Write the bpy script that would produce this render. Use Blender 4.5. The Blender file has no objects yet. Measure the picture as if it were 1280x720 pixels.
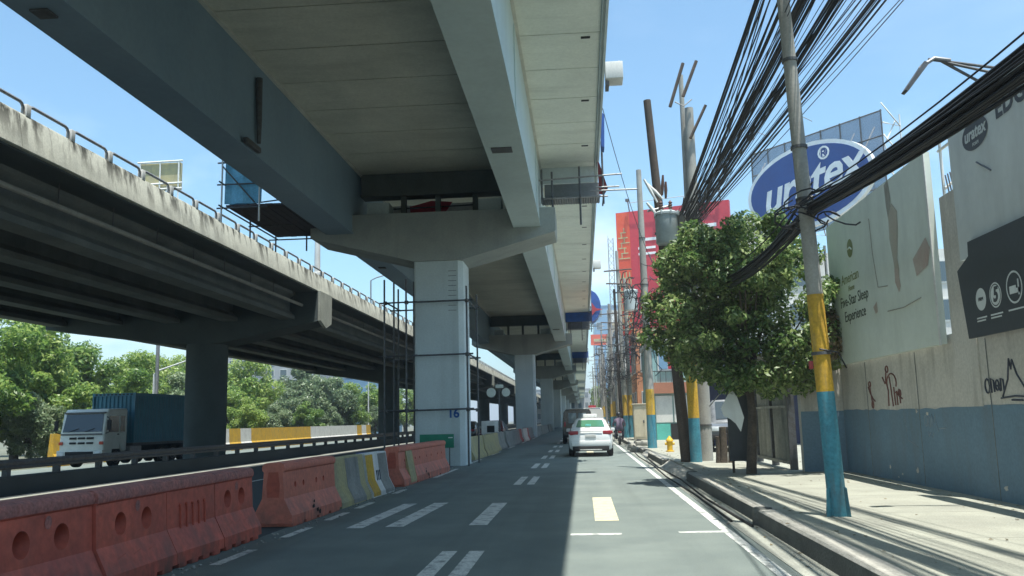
import bpy, bmesh, math, random
import numpy as np
from mathutils import Vector, Matrix, Euler
R = math.radians
random.seed(7); rng = np.random.default_rng(7)
S = bpy.context.scene
C = S.collection

# ------------------------------------------------------------------ camera, sky, sun, exposure
cam = bpy.data.cameras.new('camera'); camo = bpy.data.objects.new('camera', cam); C.objects.link(camo)
cam.sensor_width = 36; cam.lens = 30.94; cam.clip_end = 6000; cam.clip_start = .05
camo.matrix_world = (Matrix.Translation((0, 0, 1.45)) @ Matrix.Rotation(R(4.384), 4, 'Z')
                     @ Matrix.Rotation(R(98.556), 4, 'X') @ Matrix.Rotation(R(-1.3), 4, 'Z'))
S.camera = camo
SUN = Vector((.105, -.17, 1)).normalized()
W = bpy.data.worlds.new('World'); S.world = W; W.use_nodes = True
nt = W.node_tree; nt.nodes.clear()
N = nt.nodes.new; L = nt.links.new
wo = N('ShaderNodeOutputWorld'); bg = N('ShaderNodeBackground'); sky = N('ShaderNodeTexSky')
sky.sky_type = 'NISHITA'; sky.sun_disc = False
sky.sun_elevation = math.asin(SUN.z); sky.sun_rotation = math.atan2(SUN.x, SUN.y)
sky.air_density = 1.0; sky.dust_density = 1.4; sky.ozone_density = 1.6
tc = N('ShaderNodeTexCoord'); mp = N('ShaderNodeMapping'); mp.inputs['Scale'].default_value = (1, 1, 2.6)
nz = N('ShaderNodeTexNoise'); nz.inputs['Scale'].default_value = 3.2; nz.inputs['Detail'].default_value = 7; nz.inputs['Roughness'].default_value = .55
rp = N('ShaderNodeValToRGB'); rp.color_ramp.elements[0].position = .50; rp.color_ramp.elements[1].position = .72
sep = N('ShaderNodeSeparateXYZ'); zr = N('ShaderNodeMapRange')
zr.inputs['From Min'].default_value = .02; zr.inputs['From Max'].default_value = .34
zr.inputs['To Min'].default_value = .75; zr.inputs['To Max'].default_value = .06
mu = N('ShaderNodeMath'); mu.operation = 'MULTIPLY'
mx = N('ShaderNodeMix'); mx.data_type = 'RGBA'; mx.inputs[7].default_value = (9.0, 9.4, 9.6, 1)
tint = N('ShaderNodeMix'); tint.data_type = 'RGBA'; tint.blend_type = 'MULTIPLY'; tint.inputs[0].default_value = 1
tint.inputs[7].default_value = (.84, 1.12, 1.13, 1)
L(tc.outputs['Generated'], mp.inputs[0]); L(mp.outputs[0], nz.inputs['Vector']); L(nz.outputs['Fac'], rp.inputs[0])
L(tc.outputs['Generated'], sep.inputs[0]); L(sep.outputs['Z'], zr.inputs['Value'])
L(rp.outputs[0], mu.inputs[0]); L(zr.outputs[0], mu.inputs[1]); L(mu.outputs[0], mx.inputs[0])
L(sky.outputs[0], tint.inputs[6]); L(tint.outputs[2], mx.inputs[6]); L(mx.outputs[2], bg.inputs['Color'])
bg.inputs['Strength'].default_value = .122
L(bg.outputs[0], wo.inputs[0])
sl = bpy.data.lights.new('sun', 'SUN'); sl.energy = 5.0; sl.angle = R(.5); sl.color = (1, .965, .89)
so = bpy.data.objects.new('sun', sl); C.objects.link(so); so.rotation_euler = SUN.to_track_quat('Z', 'Y').to_euler()
S.view_settings.view_transform = 'Standard'; S.view_settings.look = 'None'
S.view_settings.exposure = .82; S.view_settings.gamma = 1; S.view_settings.use_curve_mapping = False

# ------------------------------------------------------------------ materials
def mat(name, c, c2=None, rough=.8, scale=1.2, fine=30, fineamt=.12, bump=.15, metal=0, streak=None, streakc=(.03, .03, .028),
        zdirt=None, spec=.4, coat=0, joints=None, contrast=(.35, .65), ramp=(.50, .74)):
    m = bpy.data.materials.new(name); m.use_nodes = True
    t = m.node_tree; b = t.nodes['Principled BSDF']; n = t.nodes.new; l = t.links.new
    b.inputs['Roughness'].default_value = rough; b.inputs['Metallic'].default_value = metal
    b.inputs['Specular IOR Level'].default_value = spec; b.inputs['Coat Weight'].default_value = coat
    g = n('ShaderNodeNewGeometry')
    n1 = n('ShaderNodeTexNoise'); n1.inputs['Scale'].default_value = scale; n1.inputs['Detail'].default_value = 6; n1.inputs['Roughness'].default_value = .62
    l(g.outputs['Position'], n1.inputs['Vector'])
    r = n('ShaderNodeValToRGB'); r.color_ramp.elements[0].position, r.color_ramp.elements[1].position = contrast
    c2 = c2 or tuple(v * .78 for v in c)
    r.color_ramp.elements[0].color = (*c2, 1); r.color_ramp.elements[1].color = (*c, 1)
    l(n1.outputs['Fac'], r.inputs[0]); out = r.outputs[0]
    n2 = n('ShaderNodeTexNoise'); n2.inputs['Scale'].default_value = fine; n2.inputs['Detail'].default_value = 4
    l(g.outputs['Position'], n2.inputs['Vector'])
    mr = n('ShaderNodeMapRange'); mr.inputs['From Min'].default_value = .3; mr.inputs['From Max'].default_value = .7
    mr.inputs['To Min'].default_value = 1 - fineamt; mr.inputs['To Max'].default_value = 1 + fineamt
    l(n2.outputs['Fac'], mr.inputs['Value'])
    mm = n('ShaderNodeMix'); mm.data_type = 'RGBA'; mm.blend_type = 'MULTIPLY'; mm.inputs[0].default_value = 1
    l(out, mm.inputs[6]); l(mr.outputs[0], mm.inputs[7]); out = mm.outputs[2]
    if streak:
        mpn = n('ShaderNodeMapping'); mpn.inputs['Scale'].default_value = streak[1] if len(streak) > 1 else (3, 3, .25)
        l(g.outputs['Position'], mpn.inputs[0])
        n3 = n('ShaderNodeTexNoise'); n3.inputs['Scale'].default_value = 1; n3.inputs['Detail'].default_value = 5; n3.inputs['Roughness'].default_value = .6
        l(mpn.outputs[0], n3.inputs['Vector'])
        r3 = n('ShaderNodeValToRGB'); r3.color_ramp.elements[0].position, r3.color_ramp.elements[1].position = ramp
        r3.color_ramp.elements[0].color = (0, 0, 0, 1); r3.color_ramp.elements[1].color = (streak[0],) * 3 + (1,)
        l(n3.outputs['Fac'], r3.inputs[0]); fac = r3.outputs[0]
        if zdirt:   # weathering that runs down from a ledge of known height
            sp = n('ShaderNodeSeparateXYZ'); l(g.outputs['Position'], sp.inputs[0])
            z = n('ShaderNodeMapRange'); z.inputs['From Min'].default_value = zdirt[0]; z.inputs['From Max'].default_value = zdirt[1]
            z.inputs['To Min'].default_value = .12; z.inputs['To Max'].default_value = 1
            l(sp.outputs['Z'], z.inputs['Value'])
            m2 = n('ShaderNodeMath'); m2.operation = 'MULTIPLY'; l(fac, m2.inputs[0]); l(z.outputs[0], m2.inputs[1]); fac = m2.outputs[0]
        m3 = n('ShaderNodeMix'); m3.data_type = 'RGBA'; m3.inputs[7].default_value = (*streakc, 1)
        l(fac, m3.inputs[0]); l(out, m3.inputs[6]); out = m3.outputs[2]
    if joints:      # tar joints across the slabs: period along Y
        sp = n('ShaderNodeSeparateXYZ'); l(g.outputs['Position'], sp.inputs[0])
        a = n('ShaderNodeMath'); a.operation = 'ADD'; a.inputs[1].default_value = joints[1]; l(sp.outputs['Y'], a.inputs[0])
        p = n('ShaderNodeMath'); p.operation = 'PINGPONG'; p.inputs[1].default_value = joints[0] / 2; l(a.outputs[0], p.inputs[0])
        q = n('ShaderNodeMath'); q.operation = 'LESS_THAN'; q.inputs[1].default_value = joints[2]; l(p.outputs[0], q.inputs[0])
        q2 = n('ShaderNodeMath'); q2.operation = 'MULTIPLY'; q2.inputs[1].default_value = .55; l(q.outputs[0], q2.inputs[0])
        m3 = n('ShaderNodeMix'); m3.data_type = 'RGBA'; m3.inputs[7].default_value = (.03, .03, .03, 1)
        l(q2.outputs[0], m3.inputs[0]); l(out, m3.inputs[6]); out = m3.outputs[2]
    l(out, b.inputs['Base Color'])
    rr = n('ShaderNodeMapRange'); rr.inputs['To Min'].default_value = max(.03, rough - .12); rr.inputs['To Max'].default_value = min(1, rough + .12)
    l(n1.outputs['Fac'], rr.inputs['Value']); l(rr.outputs[0], b.inputs['Roughness'])
    if bump:
        bp = n('ShaderNodeBump'); bp.inputs['Strength'].default_value = bump; bp.inputs['Distance'].default_value = .02
        l(n2.outputs['Fac'], bp.inputs['Height']); l(bp.outputs[0], b.inputs['Normal'])
    return m

def glass(name, c=(.02, .03, .035), rough=.06):
    m = mat(name, c, c, rough=rough, bump=0, fineamt=.02, spec=.9); return m

def leafmat(name, cols, trans=.35):
    m = bpy.data.materials.new(name); m.use_nodes = True
    t = m.node_tree; t.nodes.clear(); n = t.nodes.new; l = t.links.new
    o = n('ShaderNodeOutputMaterial'); g = n('ShaderNodeNewGeometry'); ob = n('ShaderNodeObjectInfo')
    n1 = n('ShaderNodeTexNoise'); n1.inputs['Scale'].default_value = .8; n1.inputs['Detail'].default_value = 3
    ad = n('ShaderNodeMath'); ad.operation = 'ADD'
    w = n('ShaderNodeMath'); w.operation = 'MULTIPLY_ADD'; w.inputs[1].default_value = .5; w.inputs[2].default_value = -.25
    l(g.outputs['Random Per Island'], w.inputs[0])
    l(g.outputs['Position'], n1.inputs['Vector']); l(n1.outputs['Fac'], ad.inputs[0]); l(w.outputs[0], ad.inputs[1])
    w2 = n('ShaderNodeMath'); w2.operation = 'MULTIPLY_ADD'; w2.inputs[1].default_value = .25; w2.inputs[2].default_value = -.12
    l(ob.outputs['Random'], w2.inputs[0]); ad2 = n('ShaderNodeMath'); ad2.operation = 'ADD'; l(ad.outputs[0], ad2.inputs[0]); l(w2.outputs[0], ad2.inputs[1])
    r = n('ShaderNodeValToRGB'); e = r.color_ramp.elements
    e[0].position = .25; e[0].color = (*cols[0], 1); e[1].position = .75; e[1].color = (*cols[2], 1)
    k = e.new(.5); k.color = (*cols[1], 1)
    l(ad2.outputs[0], r.inputs[0])
    d = n('ShaderNodeBsdfPrincipled'); d.inputs['Roughness'].default_value = .42; d.inputs['Specular IOR Level'].default_value = .45
    tr = n('ShaderNodeBsdfTranslucent'); ms = n('ShaderNodeMixShader'); ms.inputs[0].default_value = trans
    l(r.outputs[0], d.inputs['Base Color']); l(r.outputs[0], tr.inputs[0]); l(d.outputs[0], ms.inputs[1]); l(tr.outputs[0], ms.inputs[2]); l(ms.outputs[0], o.inputs[0])
    return m

M = {}
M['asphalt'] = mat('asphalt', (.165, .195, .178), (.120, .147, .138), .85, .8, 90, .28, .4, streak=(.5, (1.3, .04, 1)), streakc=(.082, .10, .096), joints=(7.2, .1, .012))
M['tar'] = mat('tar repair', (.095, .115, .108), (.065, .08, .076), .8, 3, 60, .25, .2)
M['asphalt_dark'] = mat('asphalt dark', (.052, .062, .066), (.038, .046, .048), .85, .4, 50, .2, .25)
M['gutter'] = mat('sun strip concrete', (.32, .33, .28), (.22, .23, .20), .85, 1.5, 40, .18, .25, streak=(.6, (6, .35, 1)), streakc=(.12, .12, .11))
M['sidewalk'] = mat('sidewalk concrete', (.32, .325, .27), (.245, .25, .21), .9, 1.1, 45, .16, .3, streak=(.35, (.8, .6, 1)), streakc=(.22, .21, .18), joints=(2.4, .3, .01))
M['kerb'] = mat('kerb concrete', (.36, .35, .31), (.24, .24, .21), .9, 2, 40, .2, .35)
M['earth'] = mat('ground', (.15, .15, .11), (.09, .10, .07), .95, .15, 10, .2, .2)
M['paint'] = mat('road paint', (.55, .56, .52), (.20, .215, .205), .7, 5.5, 45, .3, .1, contrast=(.36, .50))
M['paint_cream'] = mat('road paint cream', (.55, .50, .34), (.33, .32, .25), .7, 5, 45, .25, .1, contrast=(.34, .52))
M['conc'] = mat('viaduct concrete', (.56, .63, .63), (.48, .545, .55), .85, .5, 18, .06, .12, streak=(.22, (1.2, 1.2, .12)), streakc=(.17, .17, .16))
M['cap'] = mat('shaded cap concrete', (.36, .385, .36), (.27, .295, .285), .85, .5, 18, .06, .12, streak=(.3, (1.2, 1.2, .12)), streakc=(.13, .14, .14))  # darker than the column: the cap's weaker bounce light is painted in
M['soffit_edge'] = mat('bounce lit edge concrete', (.80, .83, .75), (.71, .74, .67), .85, .7, 14, .05, .1, streak=(.3, (.3, 1.3, 1)), streakc=(.33, .34, .30))  # paler than the inner soffit: bounce from the sunlit ground put into the colour
M['steel_left'] = mat('shaded girder steel', (.24, .33, .40), (.18, .265, .34), .5, .3, 8, .04, .03, streak=(.14, (.7, .7, .2)), streakc=(.10, .13, .15))  # darker, bluer copy of the girder steel, with its shade in the colour
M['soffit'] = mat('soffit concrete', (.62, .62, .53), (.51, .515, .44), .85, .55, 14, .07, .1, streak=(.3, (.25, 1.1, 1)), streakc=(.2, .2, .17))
M['steel'] = mat('painted girder steel', (.52, .62, .62), (.46, .555, .56), .5, .35, 8, .04, .03, streak=(.14, (.7, .7, .2)), streakc=(.14, .16, .17))  # lighter copy for the right girder, bounced light put into the colour
M['steel_edge'] = mat('flange edge', (.62, .62, .55), None, .5, 2, 20, .05, .02)
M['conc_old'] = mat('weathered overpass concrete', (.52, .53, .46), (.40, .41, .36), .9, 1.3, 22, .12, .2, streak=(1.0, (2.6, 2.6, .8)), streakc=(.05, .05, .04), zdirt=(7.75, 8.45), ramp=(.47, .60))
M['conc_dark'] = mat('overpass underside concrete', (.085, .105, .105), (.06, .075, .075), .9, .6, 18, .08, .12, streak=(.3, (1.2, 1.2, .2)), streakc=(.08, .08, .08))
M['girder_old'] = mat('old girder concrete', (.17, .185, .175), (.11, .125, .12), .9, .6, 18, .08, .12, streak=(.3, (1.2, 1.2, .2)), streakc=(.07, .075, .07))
M['kerb_face'] = mat('shaded kerb face', (.12, .125, .115), (.075, .08, .075), .9, 2, 40, .2, .35)  # dark copy of the kerb concrete: shade on the road side is painted
M['galv'] = mat('galvanised rail', (.34, .34, .34), (.25, .25, .25), .5, 6, 40, .1, .05, metal=.5)
M['scaf'] = mat('scaffold steel', (.13, .14, .15), (.09, .085, .08), .55, 9, 50, .15, .05, metal=.4)
M['deckboard'] = mat('scaffold boards', (.10, .085, .09), (.065, .06, .065), .8, 4, 30, .2, .2)
M['corr'] = mat('corrugated platform sheet', (.22, .235, .24), (.17, .18, .185), .6, 3, 30, .1, .05)
M['orange'] = mat('orange barrier plastic', (.62, .135, .085), (.45, .10, .07), .55, 2.2, 14, .16, .08, streak=(1.0, (5, 5, 3)), streakc=(.13, .075, .06), zdirt=(.55, -.05), ramp=(.40, .66))
M['orange_light'] = mat('faded orange barrier plastic', (.62, .19, .125), (.50, .145, .10), .55, 2.2, 14, .14, .08, streak=(1.0, (5, 5, 3)), streakc=(.17, .10, .08), zdirt=(.5, -.05), ramp=(.42, .68))
M['red_hole'] = mat('barrier recess plastic', (.48, .10, .06), (.38, .085, .055), .6, 3, 18, .12, .05)
M['rim_grime'] = mat('scuffed barrier rim', (.44, .16, .13), (.30, .13, .115), .65, 9, 30, .3, .15)
M['black'] = mat('black rubber', (.018, .018, .019), None, .75, 5, 40, .1, .1)
M['cable'] = mat('cable sheath', (.022, .024, .03), (.014, .016, .02), .5, 6, 40, .1, 0)
M['yellow'] = mat('yellow traffic paint', (.66, .40, .035), (.52, .31, .04), .75, 2.5, 25, .18, .15, streak=(.75, (8, 8, 1.6)), streakc=(.24, .21, .13))
M['teal'] = mat('teal pole paint', (.06, .27, .35), (.05, .20, .265), .7, 2.5, 25, .18, .15, streak=(.75, (9, 9, 1.6)), streakc=(.15, .19, .19))
M['pole'] = mat('spun concrete pole', (.38, .37, .33), (.28, .275, .25), .85, 1.5, 30, .1, .15, streak=(.35, (5, 5, .35)), streakc=(.16, .155, .14))
M['wood'] = mat('weathered pole timber', (.10, .075, .06), (.06, .05, .042), .9, 2.5, 30, .2, .3, streak=(.5, (9, 9, .3)), streakc=(.035, .03, .025))
M['greyconc'] = mat('barrier concrete', (.33, .33, .30), (.22, .22, .205), .9, 2, 25, .15, .25, streak=(.5, (3, 3, .7)), streakc=(.12, .12, .11))
M['cream_conc'] = mat('yellowed barrier paint', (.46, .40, .20), (.36, .33, .20), .85, 2, 20, .15, .15, streak=(.5, (3, 3, .7)), streakc=(.17, .165, .14))
M['white_paint'] = mat('white paint', (.74, .74, .71), (.60, .60, .57), .6, 2, 25, .08, .06, streak=(.25, (3, 3, .4)), streakc=(.32, .31, .28))
M['red_paint'] = mat('red barrier paint', (.42, .06, .06), None, .6, 2, 25, .1, .06)
M['wall_up'] = mat('beige wall render', (.60, .57, .51), (.51, .49, .44), .9, .9, 22, .10, .3, streak=(.75, (2.2, 2.2, .3)), streakc=(.24, .225, .195))
M['wall_low'] = mat('blue grey wall paint', (.16, .255, .33), (.13, .215, .28), .75, .8, 22, .10, .2, streak=(.6, (2, 2, .35)), streakc=(.15, .185, .205))
M['wall_joint'] = mat('wall joint', (.24, .25, .245), (.17, .185, .185), .9, 3, 20, .2, 0)
M['panel'] = mat('billboard sheet', (.70, .75, .68), (.64, .69, .62), .6, .6, 8, .03, .02, streak=(.3, (1.2, 1.2, .22)), streakc=(.33, .35, .32))
M['panel_grey'] = mat('grey billboard sheet', (.70, .74, .73), (.63, .67, .66), .6, .6, 8, .03, .02, streak=(.35, (1.2, 1.2, .25)), streakc=(.33, .34, .34))
M['panel_dark'] = mat('charcoal banner', (.065, .075, .085), (.05, .06, .068), .6, 1, 12, .05, .02)
M['olive'] = mat('olive print', (.22, .25, .10), None, .6, 2, 20, .05, 0)
M['print_dark'] = mat('dark green print', (.045, .065, .04), None, .6, 2, 20, .05, 0)
M['print_grey'] = mat('faded charcoal print', (.10, .11, .13), None, .6, 2, 20, .05, 0)
M['print_skin'] = mat('faded figure print', (.44, .385, .31), (.42, .41, .345), .6, 2.0, 20, .05, 0)
M['print_red'] = mat('faded pink print', (.47, .36, .31), (.48, .43, .37), .6, 3, 20, .05, 0)
M['print_hair'] = mat('faded brown print', (.25, .235, .19), (.33, .32, .27), .6, 3, 20, .05, 0)
M['graff_red'] = mat('red brown spray paint', (.20, .09, .075), None, .7, 9, 30, .1, 0)
M['graff_dark'] = mat('dark spray paint', (.065, .075, .10), None, .7, 9, 30, .1, 0)
M['graff_white'] = mat('pale spray paint', (.28, .33, .36), (.17, .22, .26), .7, 9, 30, .1, 0)
M['gate'] = mat('weathered gate sheet', (.34, .33, .27), (.21, .21, .18), .7, 1.4, 20, .12, .1, streak=(.85, (5, 5, .3)), streakc=(.10, .09, .075))
M['signblue'] = mat('blue sign face', (.02, .075, .27), (.018, .06, .22), .45, .6, 10, .05, 0)
M['signwhite'] = mat('white sign lettering', (.82, .84, .84), None, .5, 1, 10, .03, 0)
M['mesh_blue'] = mat('blue grey lattice panel', (.20, .26, .36), (.16, .21, .30), .6, 1, 10, .08, 0)
M['screen'] = mat('wire screen', (.16, .21, .30), None, .6, 1, 10, .05, 0)
_t = M['screen'].node_tree; _m = _t.nodes.new('ShaderNodeMixShader'); _tr = _t.nodes.new('ShaderNodeBsdfTransparent'); _m.inputs[0].default_value = .5
_t.links.new(_t.nodes['Principled BSDF'].outputs[0], _m.inputs[2]); _t.links.new(_tr.outputs[0], _m.inputs[1]); _t.links.new(_m.outputs[0], [q for q in _t.nodes if q.type == 'OUTPUT_MATERIAL'][0].inputs[0])
M['redboard'] = mat('red billboard sheet', (.50, .035, .055), (.40, .03, .05), .5, .12, 3, .06, 0)
M['orangeboard'] = mat('orange billboard print', (.66, .095, .035), (.56, .06, .035), .5, .4, 3, .06, 0)
M['greensign'] = mat('green sign sheet', (.015, .22, .13), None, .5, 2, 10, .05, 0)
M['tarp'] = mat('blue safety net', (.22, .52, .70), (.14, .40, .58), .7, 3, 20, .15, .2)
M['tarp_deep'] = mat('deep blue tarpaulin', (.02, .10, .40), (.015, .07, .26), .55, 2, 14, .1, .2)
M['tarp_red'] = mat('red tarpaulin', (.45, .05, .07), None, .6, 3, 14, .1, .2)
M['tarp_white'] = mat('white tarpaulin', (.72, .74, .74), None, .6, 3, 14, .1, .2)
M['tank'] = mat('transformer tank paint', (.40, .46, .46), (.32, .37, .37), .5, 3, 20, .06, .05, streak=(.35, (5, 5, .6)), streakc=(.2, .2, .18))
M['ceramic'] = mat('brown ceramic', (.10, .05, .035), None, .3, 3, 20, .05, 0)
M['carwhite'] = mat('white car paint', (.76, .77, .75), (.74, .75, .73), .25, 2, 10, .01, 0, coat=.8)
M['carblack'] = mat('black car paint', (.012, .013, .015), None, .25, 2, 10, .02, 0, coat=.8)
M['carsilver'] = mat('silver car paint', (.46, .47, .48), None, .3, 2, 10, .02, 0, metal=.4, coat=.6)
M['cargrey'] = mat('grey car paint', (.16, .165, .17), None, .3, 2, 10, .02, 0, metal=.3, coat=.6)
M['carred'] = mat('dark red car paint', (.16, .02, .022), None, .28, 2, 10, .02, 0, coat=.7)
M['glass'] = glass('car glass'); M['glass_green'] = glass('green tinted rear glass', (.05, .16, .09), .12)
M['glass_bld'] = glass('window glass', (.06, .09, .11), .1)
M['pane_pale'] = glass('pale reflecting pane', (.16, .20, .21), .1)
M['taillight'] = mat('red tail lamp lens', (.34, .02, .03), None, .2, 4, 20, .05, 0, coat=.5)
M['headlight'] = mat('clear head lamp', (.7, .72, .72), None, .15, 4, 20, .05, 0, coat=.6)
M['chrome'] = mat('wheel rim metal', (.5, .5, .5), None, .3, 4, 20, .05, 0, metal=.9)
M['plate'] = mat('number plate', (.62, .62, .58), None, .5, 4, 20, .05, 0)
M['container'] = mat('blue container paint', (.055, .20, .27), (.04, .15, .205), .45, 1.3, 15, .08, .05, streak=(.35, (2.5, 2.5, .3)), streakc=(.10, .12, .13))
M['truckwhite'] = mat('white truck cab paint', (.74, .75, .68), (.66, .67, .6), .4, 2, 10, .04, 0, coat=.4)
M['bark'] = mat('bark', (.11, .09, .07), (.06, .05, .042), .95, 4, 30, .25, .5)
M['beigebld'] = mat('beige render', (.50, .42, .30), (.42, .35, .26), .9, .7, 15, .08, .1, streak=(.35, (1, 1, .2)), streakc=(.25, .22, .18))
M['orangebld'] = mat('salmon render', (.66, .30, .16), (.56, .25, .14), .9, .7, 15, .08, .1)
M['tealbld'] = mat('pale teal render', (.36, .56, .54), (.29, .47, .46), .85, .8, 15, .07, .1, streak=(.35, (1.2, 1.2, .2)), streakc=(.2, .28, .28))
M['tealpanel'] = mat('teal shop panel', (.12, .52, .44), None, .6, .8, 15, .07, .05)
M['brickbld'] = mat('terracotta balcony', (.46, .20, .12), (.38, .16, .10), .85, 1.2, 20, .1, .1)
M['whitebld'] = mat('white render', (.70, .70, .66), (.58, .58, .55), .85, .7, 15, .06, .1, streak=(.35, (1, 1, .2)), streakc=(.34, .33, .3))
M['greybld'] = mat('grey render', (.38, .39, .40), (.31, .32, .33), .85, .5, 12, .06, .1)
M['bluebld'] = mat('blue cladding', (.19, .34, .50), (.15, .28, .42), .5, .3, 8, .06, 0)
M['navy'] = mat('navy awning', (.02, .03, .085), None, .7, 1, 15, .08, .1)
M['hydrant'] = mat('yellow hydrant paint', (.70, .42, .03), None, .5, 4, 20, .1, .05)
M['cabinet'] = mat('cream cabinet paint', (.56, .50, .36), (.48, .43, .32), .6, 2, 20, .07, .05, streak=(.4, (3, 3, .5)), streakc=(.30, .24, .15))
M['skin'] = mat('skin', (.30, .16, .10), None, .6, 3, 20, .05, 0)
M['shirt'] = mat('mauve shirt cloth', (.16, .12, .17), (.12, .09, .13), .9, 5, 40, .12, .2)
M['jeans'] = mat('dark trousers', (.03, .035, .05), None, .9, 5, 40, .12, .2)
M['numblue'] = mat('blue stencil paint', (.015, .09, .33), (.03, .11, .33), .7, 6, 30, .1, 0)
M['bluebin'] = mat('blue plastic', (.02, .055, .22), None, .5, 3, 20, .1, 0)
M['leaf_near'] = leafmat('street tree leaves', ((.035, .085, .024), (.11, .205, .05), (.32, .40, .15)), .42)
M['leaf_far'] = leafmat('roadside tree leaves', ((.08, .165, .04), (.21, .335, .07), (.36, .45, .12)), .5)
M['leaf_grey'] = leafmat('grey green leaves', ((.08, .13, .065), (.15, .22, .105), (.24, .30, .16)), .4)
M['leaf_dry'] = leafmat('dry leaves', ((.10, .075, .035), (.19, .135, .06), (.30, .23, .12)), .3)

# ------------------------------------------------------------------ helpers
class MB:
    def __init__(s): s.v = []; s.f = []
    def add(s, vs, fs):
        o = len(s.v); s.v += [tuple(v) for v in vs]; s.f += [tuple(i + o for i in f) for f in fs]; return s
    def quad(s, a, b, c, d): return s.add([a, b, c, d], [(0, 1, 2, 3)])
    def box(s, x0, x1, y0, y1, z0, z1):
        return s.add([(x0, y0, z0), (x1, y0, z0), (x1, y1, z0), (x0, y1, z0), (x0, y0, z1), (x1, y0, z1), (x1, y1, z1), (x0, y1, z1)],
                     [(3, 2, 1, 0), (4, 5, 6, 7), (0, 1, 5, 4), (1, 2, 6, 5), (2, 3, 7, 6), (3, 0, 4, 7)])
    def bbox(s, x0, x1, y0, y1, z0, z1, b=.02):     # box with bevelled edges
        bm = bmesh.new(); bmesh.ops.create_cube(bm, size=1)
        for v in bm.verts: v.co = Vector(((x0 + x1) / 2 + v.co.x * (x1 - x0), (y0 + y1) / 2 + v.co.y * (y1 - y0), (z0 + z1) / 2 + v.co.z * (z1 - z0)))
        bmesh.ops.bevel(bm, geom=bm.edges[:], offset=b, segments=2, affect='EDGES', profile=.6)
        bm.verts.index_update(); s.add([v.co for v in bm.verts], [[v.index for v in f.verts] for f in bm.faces]); bm.free(); return s
    def prism(s, prof, a0, a1, axis='y'):           # closed outline pushed along an axis
        n = len(prof); f3 = {'y': lambda p, a: (p[0], a, p[1]), 'x': lambda p, a: (a, p[0], p[1]), 'z': lambda p, a: (p[0], p[1], a)}[axis]
        vs = [f3(p, a0) for p in prof] + [f3(p, a1) for p in prof]
        return s.add(vs, [tuple(range(n)), tuple(range(2 * n - 1, n - 1, -1))] + [(i, i + n, (i + 1) % n + n, (i + 1) % n) for i in range(n)])
    def tube(s, pts, r, n=8, cap=True):
        pts = [Vector(p) for p in pts]; k = len(pts); rs = r if hasattr(r, '__len__') else [r] * k
        vs = []; up = None
        for i, p in enumerate(pts):
            d = (pts[min(i + 1, k - 1)] - pts[max(i - 1, 0)]).normalized()
            if up is None: up = Vector((0, 0, 1)) if abs(d.z) < .9 else Vector((0, 1, 0))
            a = d.cross(up)
            if a.length < 1e-4: a = d.orthogonal()
            a.normalize(); b = d.cross(a).normalized(); up = -b if b.dot(up) < 0 else b
            for j in range(n):
                t = 2 * math.pi * j / n; vs.append(p + (a * math.cos(t) + up * math.sin(t)) * rs[i])
        fs = [(i * n + j, i * n + (j + 1) % n, (i + 1) * n + (j + 1) % n, (i + 1) * n + j) for i in range(k - 1) for j in range(n)]
        if cap: fs += [tuple(range(n - 1, -1, -1)), tuple(range((k - 1) * n, k * n))]
        return s.add(vs, fs)
    def lathe(s, prof, c=(0, 0, 0), n=20, axis='z'):
        vs = []
        for r, h in prof:
            for j in range(n):
                t = 2 * math.pi * j / n; x, y = r * math.cos(t), r * math.sin(t)
                p = {'z': (x, y, h), 'x': (h, x, y), 'y': (x, h, y)}[axis]; vs.append((p[0] + c[0], p[1] + c[1], p[2] + c[2]))
        k = len(prof)
        fs = [(i * n + j, i * n + (j + 1) % n, (i + 1) * n + (j + 1) % n, (i + 1) * n + j) for i in range(k - 1) for j in range(n)]
        fs += [tuple(range(n - 1, -1, -1)), tuple(range((k - 1) * n, k * n))]
        return s.add(vs, fs)
    def sphere(s, c, r, n=10, sq=(1, 1, 1)):
        m = n // 2 + 1; prof = [(max(.001, math.sin(math.pi * i / m)) , -math.cos(math.pi * i / m)) for i in range(m + 1)]
        vs = []
        for a, h in prof:
            for j in range(n):
                t = 2 * math.pi * j / n; vs.append((c[0] + r * sq[0] * a * math.cos(t), c[1] + r * sq[1] * a * math.sin(t), c[2] + r * sq[2] * h))
        return s.add(vs, [(i * n + j, i * n + (j + 1) % n, (i + 1) * n + (j + 1) % n, (i + 1) * n + j) for i in range(m) for j in range(n)])
    def build(s, name, material, parent=None, world=False, smooth=40):
        me = bpy.data.meshes.new(name)
        v = s.v
        if world and parent is not None:
            o = Vector((0, 0, 0)); q = parent
            while q is not None: o += q.location; q = q.parent
            v = [(a[0] - o.x, a[1] - o.y, a[2] - o.z) for a in v]
        me.from_pydata(v, [], s.f)
        bm = bmesh.new(); bm.from_mesh(me); bmesh.ops.recalc_face_normals(bm, faces=bm.faces[:]); bm.to_mesh(me); bm.free()
        if smooth:
            me.shade_smooth(); me.set_sharp_from_angle(angle=R(smooth))
        me.materials.append(material)
        ob = bpy.data.objects.new(name, me); C.objects.link(ob); ob.parent = parent
        return ob

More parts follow.
